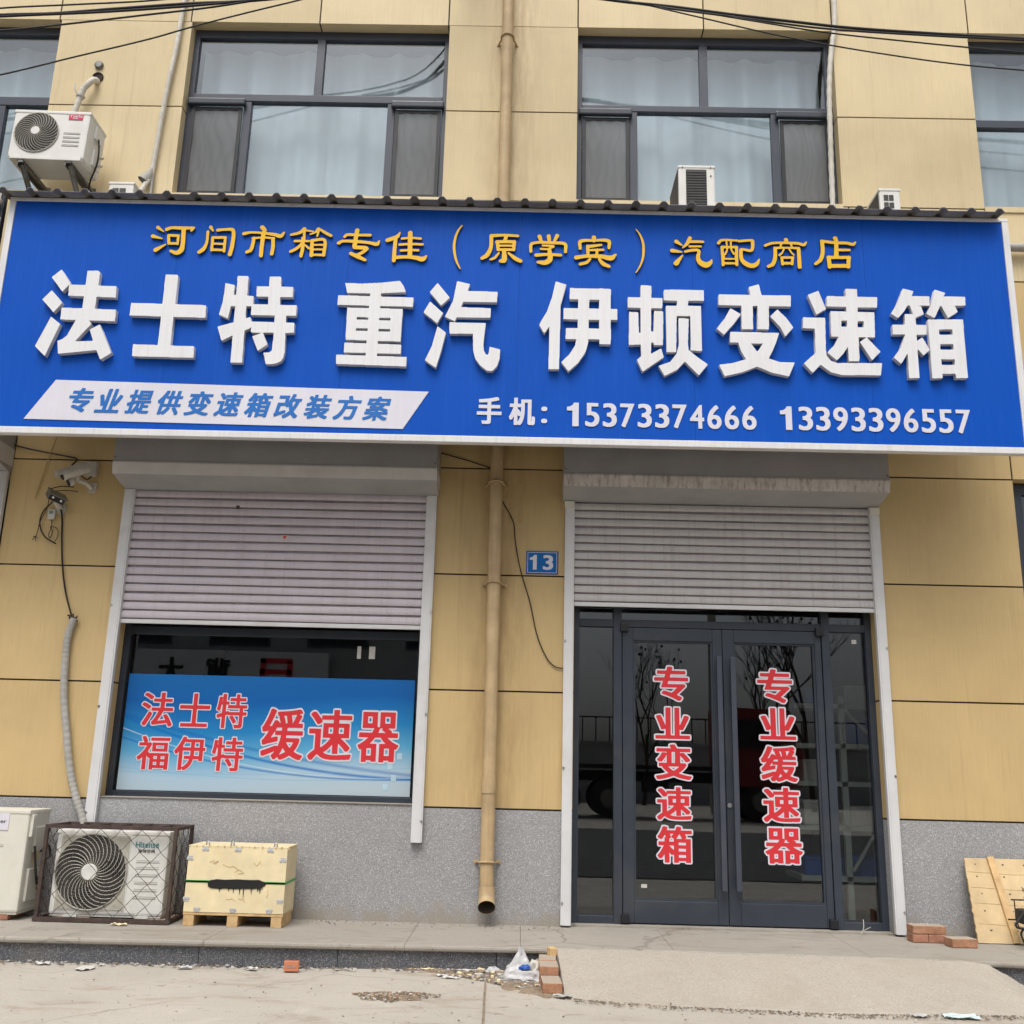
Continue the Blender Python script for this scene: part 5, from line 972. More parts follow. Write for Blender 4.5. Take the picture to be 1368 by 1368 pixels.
# left ground unit, cut by the picture edge
a2 = thing('air_conditioner', 'cream outdoor air conditioner unit on bricks at the left edge', 'air conditioner', (-3.6, -.2, .05))
m2 = T(-4.055, -.40, .048)
c2 = ac_front(a2, m2, .865, .625, .30, .31, .31, .25, 'ac_cream', None, 30, 12, .9, [(.60, .72, .40)], hub_r=.2)
k = MB(); k.box(.515, .735, -.0045, .001, .50, .605, 0, .002); MB().add(k, m2).build('white_label', 'vinyl', c2)
k = MB(); text_into(k, 'inverter', .56, .545, .020, -.0058, 0, 1, 0, .16); MB().add(k, m2).build('label_print', 'ink', c2)
k = MB(); k.box(.862, .878, .10, .27, .36, .52, 0, .006); MB().add(k, m2).build('terminal_cover', 'ac_cream', c2); k = MB(); k.box(.862, .88, .06, .20, .06, .26, 0, .006); MB().add(k, m2).build('valve_cover', 'ac_cream', c2); k = MB(); k.box(.862, .885, .02, .07, .46, .60, 0, .005); MB().add(k, m2).build('side_handle', 'ac_cream', c2)
k = MB(); k.tube(smooth_path([(.882, .09, .40), (.90, .09, .30), (.91, .10, .22), (.905, .14, .16)]), .008, 8); k.tube(smooth_path([(.89, .16, .36), (.93, .18, .40), (.94, .20, .33), (.90, .2, .30)]), .007, 8); MB().add(k, m2).build('cord', 'cable', a2)
k = MB(); k.box(.883, .888, .10, .13, .30, .36); MB().add(k, m2).build('warning_tag', 'gold', c2)
k = MB()
for z in (.13, .19): k.tube([(.88, .20, z), (.925, .19, z)], .013, 10); k.tube([(.905, .19, z-.022), (.905, .19, z+.022)], .010, 8)
MB().add(k, m2).build('valve', 'gold_side', a2)
for x in (-3.98, -3.38):
    o = MB().box(x, x+.13, -.39, -.15, .002, .044, 0, .005).build('brick', 'brick'); tag(o, ('red brick under the near right corner of the cream unit' if x > -3.5 else 'red brick under the far left corner of the cream unit'), 'brick', 'brick pads under the outdoor units')

# unit on brackets, upper left
a3 = thing('air_conditioner', 'white outdoor air conditioner with red badge on brackets high on the left wall', 'air conditioner', (-3.74, -.3, 5.46))
m3 = T(-4.035, -.455, 5.462) @ Matrix.Rotation(R(1.5), 4, 'Y')
c3 = ac_front(a3, m3, .590, .405, .29, .195, .215, .165, 'ac', None, 28, 11, .95, [(.405, .535, z) for z in (.105, .140, .175, .21)], hub_r=.2)
k = MB(); k.box(.425, .535, -.004, .001, .335, .382, 0, .001); text_into(k, 'Yuetu', .432, .355, .024, -.0055, 1, 3, 2, .098); text_into(k, '月兔', .455, .338, .015, -.0055, 1, 2, 1, .045)
MB().add(k, m3).build('badge', ['red_badge', 'vinyl'], c3)
k = MB(); k.box(.02, .57, -.004, .28, -.018, .012, 0, .004); MB().add(k, m3).build('base_pan', 'ac', c3)
k = MB(); k.box(.588, .606, .10, .22, .25, .36, 0, .006); MB().add(k, m3).build('terminal_cover', 'ac', c3); k = MB(); k.box(.588, .606, .12, .24, .03, .17, 0, .006); MB().add(k, m3).build('valve_cover', 'ac', c3)
k = MB(); k.tube(smooth_path([(.608, .15, .27), (.625, .15, .16), (.62, .16, .05), (.57, .20, -.08), (.53, .30, -.20)]), .007, 8); MB().add(k, m3).build('cord', 'cable', a3)
k = MB()
for z in (.07, .14): k.tube([(.606, .20, z), (.645, .20, z)], .011, 10)
MB().add(k, m3).build('valve', 'tape', a3)
for x in (-3.93, -3.56):
    k = MB(); k.box(x-.022, x+.022, -.45, -.012, 5.418, 5.442); k.box(x-.022, x-.017, -.45, -.012, 5.390, 5.442); k.box(x-.024, x+.024, -.014, -.002, 5.02, 5.47)
    k.tube([(x, -.42, 5.415), (x, -.02, 5.08)], .019, 6); k.tube([(x+.018, -.42, 5.42), (x+.018, -.02, 5.09)], .007, 5)
    k.build('bracket', 'galv', a3)
taped('short taped pipe from the wall hole down to the bracket mounted unit', [(-3.652, .02, 6.475), (-3.655, -.05, 6.455), (-3.690, -.07, 6.40), (-3.722, -.075, 6.344), (-3.745, -.08, 6.22), (-3.77, -.10, 6.02), (-3.76, -.14, 5.88), (-3.70, -.16, 5.80)], .024)
q = MB(); q.tube(smooth_path([(-3.735, -.10, 6.26), (-3.77, -.11, 6.31), (-3.785, -.10, 6.38)]), .006, 6); q.ring((-3.735, -.078, 6.27), .03, .006, 'z', 16, 5); tag(q.build('plastic_tie', 'plastic'), 'white plastic tie looped around the short taped pipe', 'tie')
q = MB(); q.tube([(-3.652, -.006, 6.515), (-3.652, -.001, 6.515)], .042, 20); q.ring((-3.652, -.006, 6.515), .040, .008, 'y', 18, 5); tag(q.build('wall_hole', 'joint'), 'ragged dark hole in the wall with a taped pipe coming out', 'hole')
q = MB(); q.tube([(-3.655, -.002, 6.63), (-3.655, -.018, 6.63), (-3.655, -.024, 6.63)], [.036, .036, .026], 20); tag(q.build('vent_cap', 'galv'), 'round grey cap on the wall above the ragged hole', 'vent cap')

# units set end-on behind the sign roof
def end_unit(label, x0, x1, zt, y0, d, style, lean=0):
    t = thing('air_conditioner', label, 'air conditioner', ((x0+x1)/2, y0+d/2, 5.03))
    w = x1-x0; c = MB().box(x0, x1, y0, y0+d, 5.06, zt, 0, .012); c.box(x0-.004, x1+.004, y0-.004, y0+d+.004, zt-.016, zt+.004, 0, .004)
    cs = c.build('casing', 'ac', t); side = MB()
    if style == 'coil':
        k = MB().box(x0+.055, x1-.062, y0-.003, y0+.002, 5.08, zt-.03); k.build('coil', 'fin', cs)
        k = MB()
        for z in np.arange(5.09, zt-.04, .022): k.box(x0+.055, x1-.062, y0-.0065, y0-.003, z, z+.004)
        k.build('coil_guard', 'rubber', cs)
        for xx, z in ((x1-.03, zt-.08), (x0+.03, zt-.012), (x1-.03, zt-.012)): MB().tube([(xx, y0-.007, z), (xx, y0-.001, z)], .006, 8).build('screw', 'galv', cs)
        MB().box(x0-.005, x0+.002, y0+.02, y0+d-.02, 5.08, zt-.02).build('side_coil', 'fin', cs)
    else:
        k = MB(); ww = w/2
        for i in range(2):
            for j_ in range(3):
                a = x0+.030+i*(w-.06)*.42; z = zt-.05-j_*.062; k.box(a, a+(w-.06)*.36, y0-.004, y0+.002, z-.045, z)
        k.build('side_opening', 'fin', cs)
        sx = x0-.003 if style == 'left' else x1-.002
        if style == 'left': MB().box(sx, sx+.005, y0+.02, y0+d-.02, 5.08, zt-.02).build('side_coil', 'fin', cs)
        else: MB().box(sx, sx+.006, y0+.10, y0+.2, 5.10, zt-.06, 0, .002).build('valve_cover', 'ac', cs)
    for yy in (y0+.08, y0+d-.1):
        MB().box(x0+.01, x1-.01, yy, yy+.04, 4.99, 5.062).build('foot', 'galv', t)
    return t
end_unit('tall outdoor unit with black coil end behind the sign roof under the right window', 1.078, 1.348, 5.412, -.55, .42, 'coil')
end_unit('small white outdoor unit behind the right end of the sign roof', 2.560, 2.712, 5.247, -.55, .40, 'left')
end_unit('small white outdoor unit behind the left end of the sign roof below the bracketed one', -3.172, -2.985, 5.192, -.55, .40, 'right')

# ------------------------------------------------------------------ security cameras
sc1 = thing('security_camera', 'dusty white bullet security camera on an arm under the sign at left', 'security camera', (-3.28, -.1, 3.0))
mm_ = T(-3.300, -.19, 3.040) @ Matrix.Rotation(R(-52), 4, 'Z') @ Matrix.Rotation(R(30), 4, 'X')
k = MB(); L = MB().tube([(0, -.10, 0), (0, -.095, 0), (0, .09, 0), (0, .10, 0)], [.036, .040, .040, .034], 20); k.add(L, mm_); k.build('housing', 'cam_white', sc1)
k = MB(); L = MB(); n = 12; vs = []
for y in (-.135, .09):
    for rr in (.046, .043):
        for i in range(n+1): a = math.pi*(i/n); vs.append((rr*math.cos(a), y, rr*math.sin(a)+.003))
N1 = n+1; L.poly(vs, [(i, i+1, 2*N1+i+1, 2*N1+i) for i in range(n)]+[(N1+i, 3*N1+i, 3*N1+i+1, N1+i+1) for i in range(n)]+[(i, N1+i, N1+i+1, i+1) for i in range(n)])
k.add(L, mm_); k.build('visor', 'cam_white', sc1)
k = MB(); L = MB().tube([(0, -.103, 0), (0, -.099, 0)], .034, 20); L.tube([(0, -.108, 0), (0, -.103, 0)], .016, 16); k.add(L, mm_); k.build('lens', 'rubber', sc1)
k = MB(); L = MB().tube([(0.0, -.075, -.062), (0, -.045, -.062)], [.030, .026], 14); k.add(L, mm_); hd = k.build('lamp_head', 'cam_white', sc1)
k = MB(); L = MB().tube([(0.0, -.082, -.062), (0, -.076, -.062)], .025, 14); k.add(L, mm_); k.build('lamp_lens', 'rubber', hd)
k = MB(); k.tube([(-3.29, -.17, 3.0), (-3.285, -.165, 2.975)], .02, 10); k.tube([(-3.285, -.165, 2.98), (-3.262, -.08, 2.985), (-3.238, -.03, 2.955)], .017, 10)
k.plate([(-3.262, 2.925), (-3.235, 2.925), (-3.210, 2.95), (-3.210, 3.0), (-3.262, 3.0)], -.02, -.002); k.build('bracket', 'cam_white', sc1)
jb = thing('junction_box', 'small white junction box on the wall beside the bullet camera', 'junction box', (-3.255, -.02, 3.1))
MB().box(-3.296, -3.214, -.045, -.002, 3.052, 3.160, 0, .006).build('body', 'cam_white', jb); MB().box(-3.292, -3.218, -.048, -.0445, 3.056, 3.156, 0, .001).build('lid', 'cam_white', jb)
k = MB(); k.tube(smooth_path([(-3.25, -.02, 3.06), (-3.27, -.05, 3.02), (-3.29, -.09, 3.03), (-3.292, -.13, 3.04)]), .005, 6); k.build('cord', 'cable', jb)
sc2 = thing('security_camera', 'broken drooping security camera with dangling wires below the bullet camera', 'security camera', (-3.46, -.1, 2.85))
mm_ = T(-3.462, -.10, 2.873) @ Matrix.Rotation(R(35), 4, 'Z') @ Matrix.Rotation(R(28), 4, 'X') @ Matrix.Rotation(R(18), 4, 'Y')
k = MB(); L = MB().box(-.062, .062, -.075, .06, -.028, .020, 0, .008); L.box(-.068, .068, -.10, .06, .020, .027, 0, .002); k.add(L, mm_); k.build('housing', 'galv', sc2)
k = MB(); L = MB().box(-.056, .056, -.079, -.074, -.024, .017); k.add(L, mm_); ln_ = k.build('lens_window', 'rubber', sc2)
k = MB(); L = MB()
for x in (-.03, .03): L.tube([(x, -.082, 0), (x, -.078, 0)], .008, 10)
k.add(L, mm_); k.build('led', 'steel', ln_)
k = MB(); k.tube([(-3.46, -.10, 2.84), (-3.455, -.06, 2.81), (-3.455, -.004, 2.80)], .02, 10); k.tube([(-3.455, -.012, 2.80), (-3.455, -.002, 2.80)], .04, 14); k.build('mount', 'cam_white', sc2)
k = MB(); k.box(-3.533, -3.482, -.038, -.014, 2.715, 2.790, 0, .004); k.build('adapter', 'cam_white', sc2); k = MB(); k.box(-3.525, -3.495, -.0395, -.0375, 2.755, 2.78); k.build('adapter_label', 'galv', sc2)
k = MB(); k.tube(smooth_path([(-3.49, -.07, 2.86)]+W_([(-3.526, 2.839), (-3.573, 2.78), (-3.591, 2.706), (-3.576, 2.643), (-3.535, 2.582), (-3.45, 2.533)], -.025)), .0055, 6)
k.tube(smooth_path([(-3.53, -.06, 2.86)]+W_([(-3.555, 2.80), (-3.59, 2.70), (-3.60, 2.63), (-3.607, 2.58)], -.02)), .003, 5)
k.tube(smooth_path(W_([(-3.508, 2.72), (-3.50, 2.66), (-3.515, 2.60), (-3.50, 2.575), (-3.49, 2.63), (-3.51, 2.66), (-3.46, 2.65), (-3.445, 2.60), (-3.46, 2.55)], -.02)), .0028, 5)
k.tube(smooth_path([(-3.51, -.12, 2.92), (-3.44, -.08, 2.955), (-3.37, -.03, 2.965)]), .004, 5); k.tube(smooth_path([(-3.50, -.11, 2.90), (-3.43, -.06, 2.93), (-3.34, -.02, 2.935)]), .003, 5)
for i in range(5): a = i*1.25; k.tube([(-3.607, -.02, 2.585), (-3.607+.022*math.cos(a), -.03, 2.57+.022*math.sin(a))], .0028, 4)
k.build('loose_wire', 'cable', sc2)

# ------------------------------------------------------------------ crate, bricks, plywood, wire basket
cr = thing('wooden_crate', 'pale plywood crate with a black ink smear and green strap on a low pallet', 'crate', (-1.81, -.25, 0))
k = MB(); k.box(-2.128, -1.490, -.405, -.105, .083, .480, 0, .003); bxo = k.build('box', 'ply', cr)
k = MB(); k.box(-2.129, -1.489, -.4055, -.104, .4805, .489, 0, .001); k.build('lid', 'ply', cr)
k = MB()
for i in range(16):
    x = -2.12+.63*i/15+random.uniform(-.01, .01); k.box(x, x+random.uniform(.004, .012), -.4065, -.400, .477+random.uniform(-.004, .002), .4895)
k.build('splinters', 'ply_edge', bxo)
k = MB()
for yy in (-.404, -.112): k.box(-2.130, -1.488, yy-.0035, yy+.0035, .263, .273) if yy < -.3 else None
k.box(-2.1315, -1.4865, -.4075, -.1025, .262, .276); k.build('strap', 'green', cr)
clips = [(-2.02, .463), (-1.81, .463), (-1.60, .463), (-2.115, .405), (-1.515, .405), (-2.115, .165), (-1.515, .165), (-2.04, .105), (-1.81, .105), (-1.58, .105)]
for x, z in clips:
    k = MB(); up_ = 1 if z > .3 else -1
    for dx in (-.0115, .0115): k.tube([(x+dx, -.4055, z), (x+dx, -.4075, z), (x+dx, -.4085, z)], [.0105, .0105, .008], 14)
    k.box(x-.017, x+.017, -.4072, -.4052, z+(.004 if up_ > 0 else -.018), z+(.018 if up_ > 0 else -.004)); k.build('clip', 'clip', cr)
for x in (-2.02, -1.86, -1.58):
    k = MB().tube([(x, -.40, .49), (x+.006, -.40, .515), (x+.018, -.40, .512), (x+.02, -.40, .49)], .005, 6); k.build('clip_tab', 'steel', cr)
pts = [(-1.985, .250), (-1.97, .265), (-1.93, .270), (-1.88, .268), (-1.80, .272), (-1.72, .270), (-1.66, .272), (-1.625, .262), (-1.612, .252), (-1.618, .244), (-1.632, .238), (-1.634, .222), (-1.640, .238), (-1.648, .205), (-1.654, .232), (-1.664, .214), (-1.668, .230), (-1.700, .226), (-1.702, .200), (-1.708, .228), (-1.75, .226), (-1.752, .178), (-1.757, .228), (-1.775, .224), (-1.777, .198), (-1.782, .226), (-1.815, .224), (-1.817, .205), (-1.822, .226), (-1.845, .224), (-1.847, .212), (-1.852, .226), (-1.88, .226), (-1.905, .222), (-1.907, .208), (-1.912, .224), (-1.96, .226), (-1.982, .234)]
MB().plate([(x+.0, .262+(z-.252)*1.25) for x, z in pts], -.4095, -.4058).build('ink_smear', 'ink', bxo)
k = MB()
for P in ([(-1.985, .385), (-1.96, .40), (-1.95, .375), (-1.93, .395), (-1.965, .38)], [(-1.90, .375), (-1.86, .36), (-1.83, .365), (-1.80, .345)], [(-1.82, .33), (-1.79, .345), (-1.76, .325), (-1.80, .32)], [(-1.70, .39), (-1.68, .37), (-1.66, .40), (-1.65, .375)], [(-1.86, .165), (-1.82, .17), (-1.80, .155)], [(-1.78, .17), (-1.75, .165), (-1.74, .15)], [(-1.60, .23), (-1.595, .20), (-1.602, .18)]): k.tube([(x, -.4062, z) for x, z in P], .0016, 4)
k.build('pencil_scribble', 'timber', bxo)
k = MB()
for x in (-2.125, -1.845, -1.565):
    k.box(x, x+.068, -.40, -.11, .0, .066, 0, .003)
k.box(-2.128, -1.49, -.402, -.108, .0665, .082, 0, .002); k.build('pallet', 'timber', cr)

def brick(label, x, y, z, rz=0, mat='brick_dusty', l=.115, w=.235, h=.052, group='loose bricks at the ramp'):
    k = MB(); k.add(MB().box(-l/2, l/2, -w/2, w/2, 0, h, 0, .005), T(x, y, z) @ Matrix.Rotation(R(rz), 4, 'Z'))
    return tag(k.build('brick', mat), label, 'brick', group)
brick('brick lying lowest and nearest the street beside the ramp', .190, -1.290, GZ+.004, 3, 'brick_dusty', .105, .20)
brick('buried lower brick of the middle pair beside the ramp', .182, -1.075, GZ+.004, -2, 'brick', .105, .19, .045)
brick('upper brick of the middle pair beside the ramp', .180, -1.082, GZ+.050, 1, 'brick_dusty', .105, .19, .05)
brick('bottom brick of the rear pair against the step', .176, -.895, GZ+.004, 2, 'brick', .10, .15, .05)
brick('second brick of the rear pair against the step', .178, -.925, GZ+.056, -2, 'brick_dusty', .10, .17, .05)
brick('broken brown brick end wedged under the step edge at the ramp corner', .205, -.850, GZ+.102, 20, 'timber', .045, .06, .045)
for i, (x, z, rz, lb) in enumerate(((2.585, .002, 1, 'lower left half brick of the small pile at the door frame foot'), (2.690, .002, -2, 'lower right half brick of the small pile at the door frame foot'), (2.645, .054, 2, 'long brick lying on top of the small pile at the door frame foot'))):
    brick(lb, x, -.215, z, rz, 'brick_dusty' if i == 2 else 'brick', .100 if i < 2 else .215, .11, .05, 'bricks right of the door')
brick('single red brick lying in front of the plywood sheet', 2.795, -.375, .002, 6, 'brick_dusty', .165, .11, .052, 'bricks right of the door')

pw = thing('plywood_sheet', 'pale plywood sheet with a nailed batten leaning against the granite base', 'plywood', (3.3, -.15, 0))
ang = math.atan2(.19, .50); mp_ = T(3.0, -.235, .005) @ Matrix.Rotation(-ang, 4, 'X')
k = MB(); L = MB(); out = [(-.03, .0), (.95, .0), (.95, .545), (-.012, .545)]
N = 22; left = [(-.035+.03*i/N*1.1+random.uniform(-.005, .005), .54*i/N) for i in range(N+1)]
pts = [(.95, 0), (.95, .54)]+left[::-1]; n = len(pts)
L.poly([(x, 0, z) for x, z in pts]+[(x, .016, z) for x, z in pts], [tuple(range(n))[::-1], tuple(range(n, 2*n))]); k.add(L, mp_)
L = MB(); L.poly([(x, 0, z) for x, z in pts]+[(x, .016, z) for x, z in pts], [(i, (i+1) % n, n+(i+1) % n, n+i) for i in range(n)], 1); k.add(L, mp_)
sh = k.build('sheet', ['ply_weathered', 'ply_edge'], pw, fix=True)
k = MB(); L = MB().box(-.022, .022, -.022, -.001, 0, .548, 0, .002); k.add(L, mp_ @ T(.21, 0, 0) @ Matrix.Rotation(R(-4.5), 4, 'Y')); k.build('batten', 'timber', pw)
k = MB(); L = MB()
for z in (.11, .24, .34, .44): L.tube([(.0, -.001, z+.01), (.3, -.001, z-.004), (.6, -.001, z), (.94, -.001, z-.006)], .0013, 4)
k.add(L, mp_); k.build('crack', 'ply_edge', sh)
for z in (.08, .2, .31, .42, .5):
    for x in (.06, .24, .40):
        k = MB(); L = MB().tube([(x+random.uniform(-.02, .02), -.003, z), (x, .0, z)], .0035, 6); k.add(L, mp_); k.build('nail', 'rust', sh)
k = MB(); L = MB()
for P in ([(.33, .33), (.35, .35)], [(.335, .36), (.345, .32)], [(.33, .29), (.35, .30)], [(.34, .27), (.355, .285), (.345, .26)]): L.tube([(x, -.0012, z) for x, z in P], .0022, 4)
k.add(L, mp_); k.build('pencil_mark', 'ink', sh)
wb = thing('wire_basket', 'black wire frame rack cut off at the right edge before the plywood', 'rack', (3.3, -.42, 0))
k = MB()
def loop(P, r=.006): k.tube([Vector(p) for p in P], r, 6)
loop(smooth_path([(3.10, -.48, .155), (3.12, -.48, .175), (3.22, -.48, .285), (3.36, -.48, .30), (3.55, -.48, .29)]), .008); loop(smooth_path([(3.10, -.48, .155), (3.115, -.48, .135), (3.2, -.48, .13), (3.55, -.48, .12)]), .008)
for i in range(6): x = 3.17+i*.07; loop([(x, -.48, .13), (x+.01, -.36, .12), (x+.02, -.30, .16), (x+.02, -.30, .28)], .004)
loop(smooth_path([(3.15, -.48, .13), (3.14, -.46, .10), (3.17, -.42, .05), (3.19, -.40, .012)]), .006); loop(smooth_path([(3.52, -.48, .12), (3.53, -.46, .09), (3.54, -.42, .012)]), .006); loop([(3.55, -.48, .29), (3.55, -.48, .12)], .008); loop([(3.14, -.30, .16), (3.58, -.30, .16)], .005); loop([(3.17, -.30, .28), (3.58, -.30, .28)], .005)
k.build('wire_frame', 'cable', wb); MB().box(3.17, 3.53, -.42, -.32, .145, .235, 0, .02).build('inner_pan', 'rubber', wb)

# ------------------------------------------------------------------ neighbour sign at the left edge, wall pipe on the right
ns = thing('neighbour_sign', 'dark tiled neighbour sign with round lamps at the left edge', 'shop sign', (-5, -.7, 4.2))
k = MB()
for i in range(8): k.box(-9+i*.64, -9+i*.64+.635, -.73, -.70, 3.2, 4.99) if -9+i*.64+.635 < -3.85 else None
k.box(-8.99, -3.85, -.70, -.66, 3.15, 5.0); tl = k.build('panel', 'door_frame', ns); k = MB()
for z in np.arange(3.3, 5.0, .15): k.box(-9, -3.85, -.736, -.7305, z, z+.012)
for x in (-4.0, -4.2, -4.4, -4.6): k.box(x, x+.01, -.735, -.7295, 3.2, 4.99)
k.build('seam', 'rubber', tl)
for z in (4.90, 4.755, 4.60, 4.45):
    x = -3.86+.008*math.sin(z*20); k = MB(); k.tube([(x, -.74, z), (x, -.765, z), (x, -.775, z)], [.026, .026, .014], 14); lp = k.build('lamp', 'cam_white', ns)
k = MB(); k.tube(smooth_path([(-3.85, -.75, 4.985), (-3.855, -.755, 4.90), (-3.87, -.75, 4.82), (-3.865, -.755, 4.75), (-3.88, -.75, 4.68), (-3.862, -.755, 4.6), (-3.87, -.75, 4.45)]), .006, 6); k.build('lamp_wire', 'tape', ns)
tag(MB().tube([(3.52, -.06, 5.063), (9, -.06, 5.063)], .034, 16).build('wall_pipe', 'hose'), 'horizontal grey pipe on the wall right of the sign', 'pipe')

# ------------------------------------------------------------------ litter along the step
def chips(n, fx, cols, smin, smax):
    k = MB()
    for i in range(n):
        x, y, z = fx(); s = random.uniform(smin, smax); a = random.random()*6.28; w = s*random.uniform(.4, 1); hh = s*random.uniform(.05, .4)
        L = MB().box(-s/2, s/2, -w/2, w/2, 0, hh); k.add(L, T(x, y, z) @ Matrix.Rotation(a, 4, 'Z') @ Matrix.Rotation(random.uniform(-.35, .35), 4, 'X'), random.choice(cols))
    return k
CM = ['earth', 'paper', 'brick', 'ply', 'riser', 'plastic', 'orange']
def strip():
    u = random.random()**.8; x = -.66+.86*u; w_ = .06+.62*max(0, u-.15)*(1 if u < .85 else .8)
    return x, -.80-random.random()**1.3*w_-.02, GZ+.006
tag(chips(2600, strip, [0, 0, 0, 0, 0, 0, 0, 1, 2, 3, 4, 5], .004, .020).build('litter', CM), kind='stuff')
def trash():
    u = random.random(); x = -.35+.52*u; return x, -.86-random.random()*(.10+.28*u), GZ+.012
tag(chips(70, trash, [0, 1, 3, 5, 5, 0, 4], .015, .045).build('litter', CM), kind='stuff')
def patch(name, P0, rx, ry, hgt, seed):
    rnd = random.Random(seed); k = MB(); NR, NA = 7, 40; vs = [(P0[0], P0[1], GZ+hgt)]
    ph = [rnd.random()*6 for _ in range(6)]
    for r in range(1, NR+1):
        for a_ in range(NA):
            a = 2*math.pi*a_/NA; q = 1+.22*math.sin(2*a+ph[0])+.14*math.sin(5*a+ph[1])+.08*math.sin(9*a+ph[2])
            u = r/NR; vs.append((P0[0]+rx*q*u*math.cos(a), P0[1]+ry*q*u*math.sin(a), GZ+(hgt*(1-u*u)+rnd.uniform(-.003, .006) if r < NR else -.004)))
    fs = [(0, 1+i, 1+(i+1) % NA) for i in range(NA)]
    for r in range(NR-1): fs += [(1+r*NA+i, 1+(r+1)*NA+i, 1+(r+1)*NA+(i+1) % NA, 1+r*NA+(i+1) % NA) for i in range(NA)]
    k.poly(vs, fs); return k
k = patch('d', (-.632, -1.565), .10, .085, .014, 3); k.add(patch('d', (-.56, -1.60), .07, .05, .016, 13)); k.add(patch('d', (-.71, -1.54), .05, .05, .008, 17))
def pile():
    a = random.random()*6.28; r = random.random()**.7; q = 1+.3*math.sin(2*a+1)+.2*math.sin(3*a)+.15*math.sin(7*a); return -.632+.16*r*q*math.cos(a), -1.565+.12*r*q*math.sin(a), GZ+.014*(1-r*r)+.003
k.add(chips(900, pile, [0, 0, 0, 0, 0, 0, 0, 0, 1, 2, 3], .004, .016)); tag(k.build('dirt_pile', ['earth', 'paper', 'brick', 'ply_edge']), 'small heap of swept brown dirt on the concrete', 'dirt heap')
k = patch('d', (.0, -1.03), .22, .24, .012, 5); k.add(patch('d', (-.28, -.92), .36, .10, .009, 6)); k.add(patch('d', (.13, -1.30), .12, .14, .007, 9)); tag(k.build('dirt', 'earth'), kind='stuff')
def dline():
    x = random.uniform(-3.6, -.5); return x, edge_y(x)+.02-random.random()**2*.08, GZ+.006
tag(chips(380, dline, [0, 0, 0, 1, 4, 5], .005, .020).build('gravel', CM), kind='stuff')
def rline():
    x = random.uniform(.3, 3.4); return x, float(np.interp(x, [.3, .8, 1.6, 2.6, 3, 3.4], [-1.53, -1.63, -1.70, -1.62, -1.5, -1.3]))-random.random()**2*.09+.03, GZ+.004
tag(chips(1500, rline, [0, 0, 0, 0, 0, 0, 4], .003, .011).build('gravel', CM), kind='stuff')
def scatter(): return random.uniform(-3.4, 3.4), random.uniform(-3.2, -1.1), GZ+.007
tag(chips(420, scatter, [0, 0, 0, 4, 1], .003, .012).build('grit', CM), kind='stuff')
def dl2():
    x = random.uniform(-3, .3); return x, -.03-random.random()**2*.2, .001
tag(chips(260, dl2, [0, 0, 4], .003, .012).build('grit', CM), kind='stuff')
def bag(name, label, P0, rx, ry, h, mat, seed, peak=None):
    rnd = random.Random(seed); bm = bmesh.new(); bmesh.ops.create_icosphere(bm, subdivisions=3, radius=1)
    ph = [Vector((rnd.uniform(-4, 4), rnd.uniform(-4, 4), rnd.uniform(-4, 4))) for _ in range(7)]
    for v in bm.verts:
        d = 1+sum(.17*abs(math.sin(v.co.dot(p)*1.3+i)) for i, p in enumerate(ph))-.55+rnd.uniform(-.10, .10)
        x, y, z = v.co*d
        if peak and z > .2: f_ = (z-.2); x, y, z = x*(1-.75*f_)+peak[0]*f_, y*(1-.75*f_), z*(1+peak[1]*f_)
        v.co = (P0[0]+rx*x, P0[1]+ry*y, max(P0[2]+h*(z+.35)*.8, P0[2]))
    bmesh.ops.remove_doubles(bm, verts=bm.verts[:], dist=.0002)
    me = bpy.data.meshes.new(name); bm.to_mesh(me); bm.free(); me.materials.append(M[mat]); o = bpy.data.objects.new(name, me); COL.objects.link(o); return tag(o, label, 'plastic bag' if 'bag' in name else 'litter')
bag('plastic_bag', 'peaked white plastic bag standing against the step beside the bricks', (.02, -.90, GZ), .07, .045, .07, 'plastic', 2, (.0, 1.2))
bag('plastic_bag', 'flat crumpled clear plastic bag lying before the peaked one', (.04, -1.08, GZ), .10, .055, .045, 'plastic', 5)
bag('plastic_bag', 'small white crumpled plastic lump left of the peaked bag', (-.14, -.87, GZ), .035, .025, .028, 'plastic', 8)
bag('wrapper', 'bright blue wrapper scrap on the white bags', (.052, -.965, GZ+.045), .030, .018, .018, 'bluebox', 11)
bag('plastic_bag', 'grey brown crumpled rag wedged between bags and bricks', (.115, -.92, GZ), .040, .07, .07, 'cam_white', 14)
def scrap(label, x, y, w, d, rz, mat='paper', name='paper_scrap', cat='litter', z=GZ):
    k = MB(); L = MB(); n = 6
    vs = [(-w/2+w*i/n, -d/2+d*j_/n, .006+.006*math.sin(i*1.7+x*9)*math.cos(j_*1.3+y*7)+random.uniform(0, .003)) for j_ in range(n+1) for i in range(n+1)]
    fs = [(j_*(n+1)+i, j_*(n+1)+i+1, (j_+1)*(n+1)+i+1, (j_+1)*(n+1)+i) for j_ in range(n) for i in range(n)]
    fs = [f for q, f in enumerate(fs) if not (q in (0, 5, 30, 35) and random.random() < .6)]
    L.poly(vs, fs); L.poly([(a, b, c-.002) for a, b, c in vs], [f[::-1] for f in fs]); k.add(L, T(x, y, z+.004) @ Matrix.Rotation(R(rz), 4, 'Z'))
    return tag(k.build(name, mat, fix=False), label, cat)
scrap('white printed paper slip lying before the step at left', -2.43, -1.10, .075, .11, -25)
scrap('small white scrap at the step foot near the paper slip', -2.72, -1.00, .085, .04, 5)
scrap('white scrap on the ground in front of the crate', -1.90, -.99, .08, .04, 8, 'plastic')
scrap('small pale scrap at the step foot right of the crate', -1.52, -.97, .06, .04, -15)
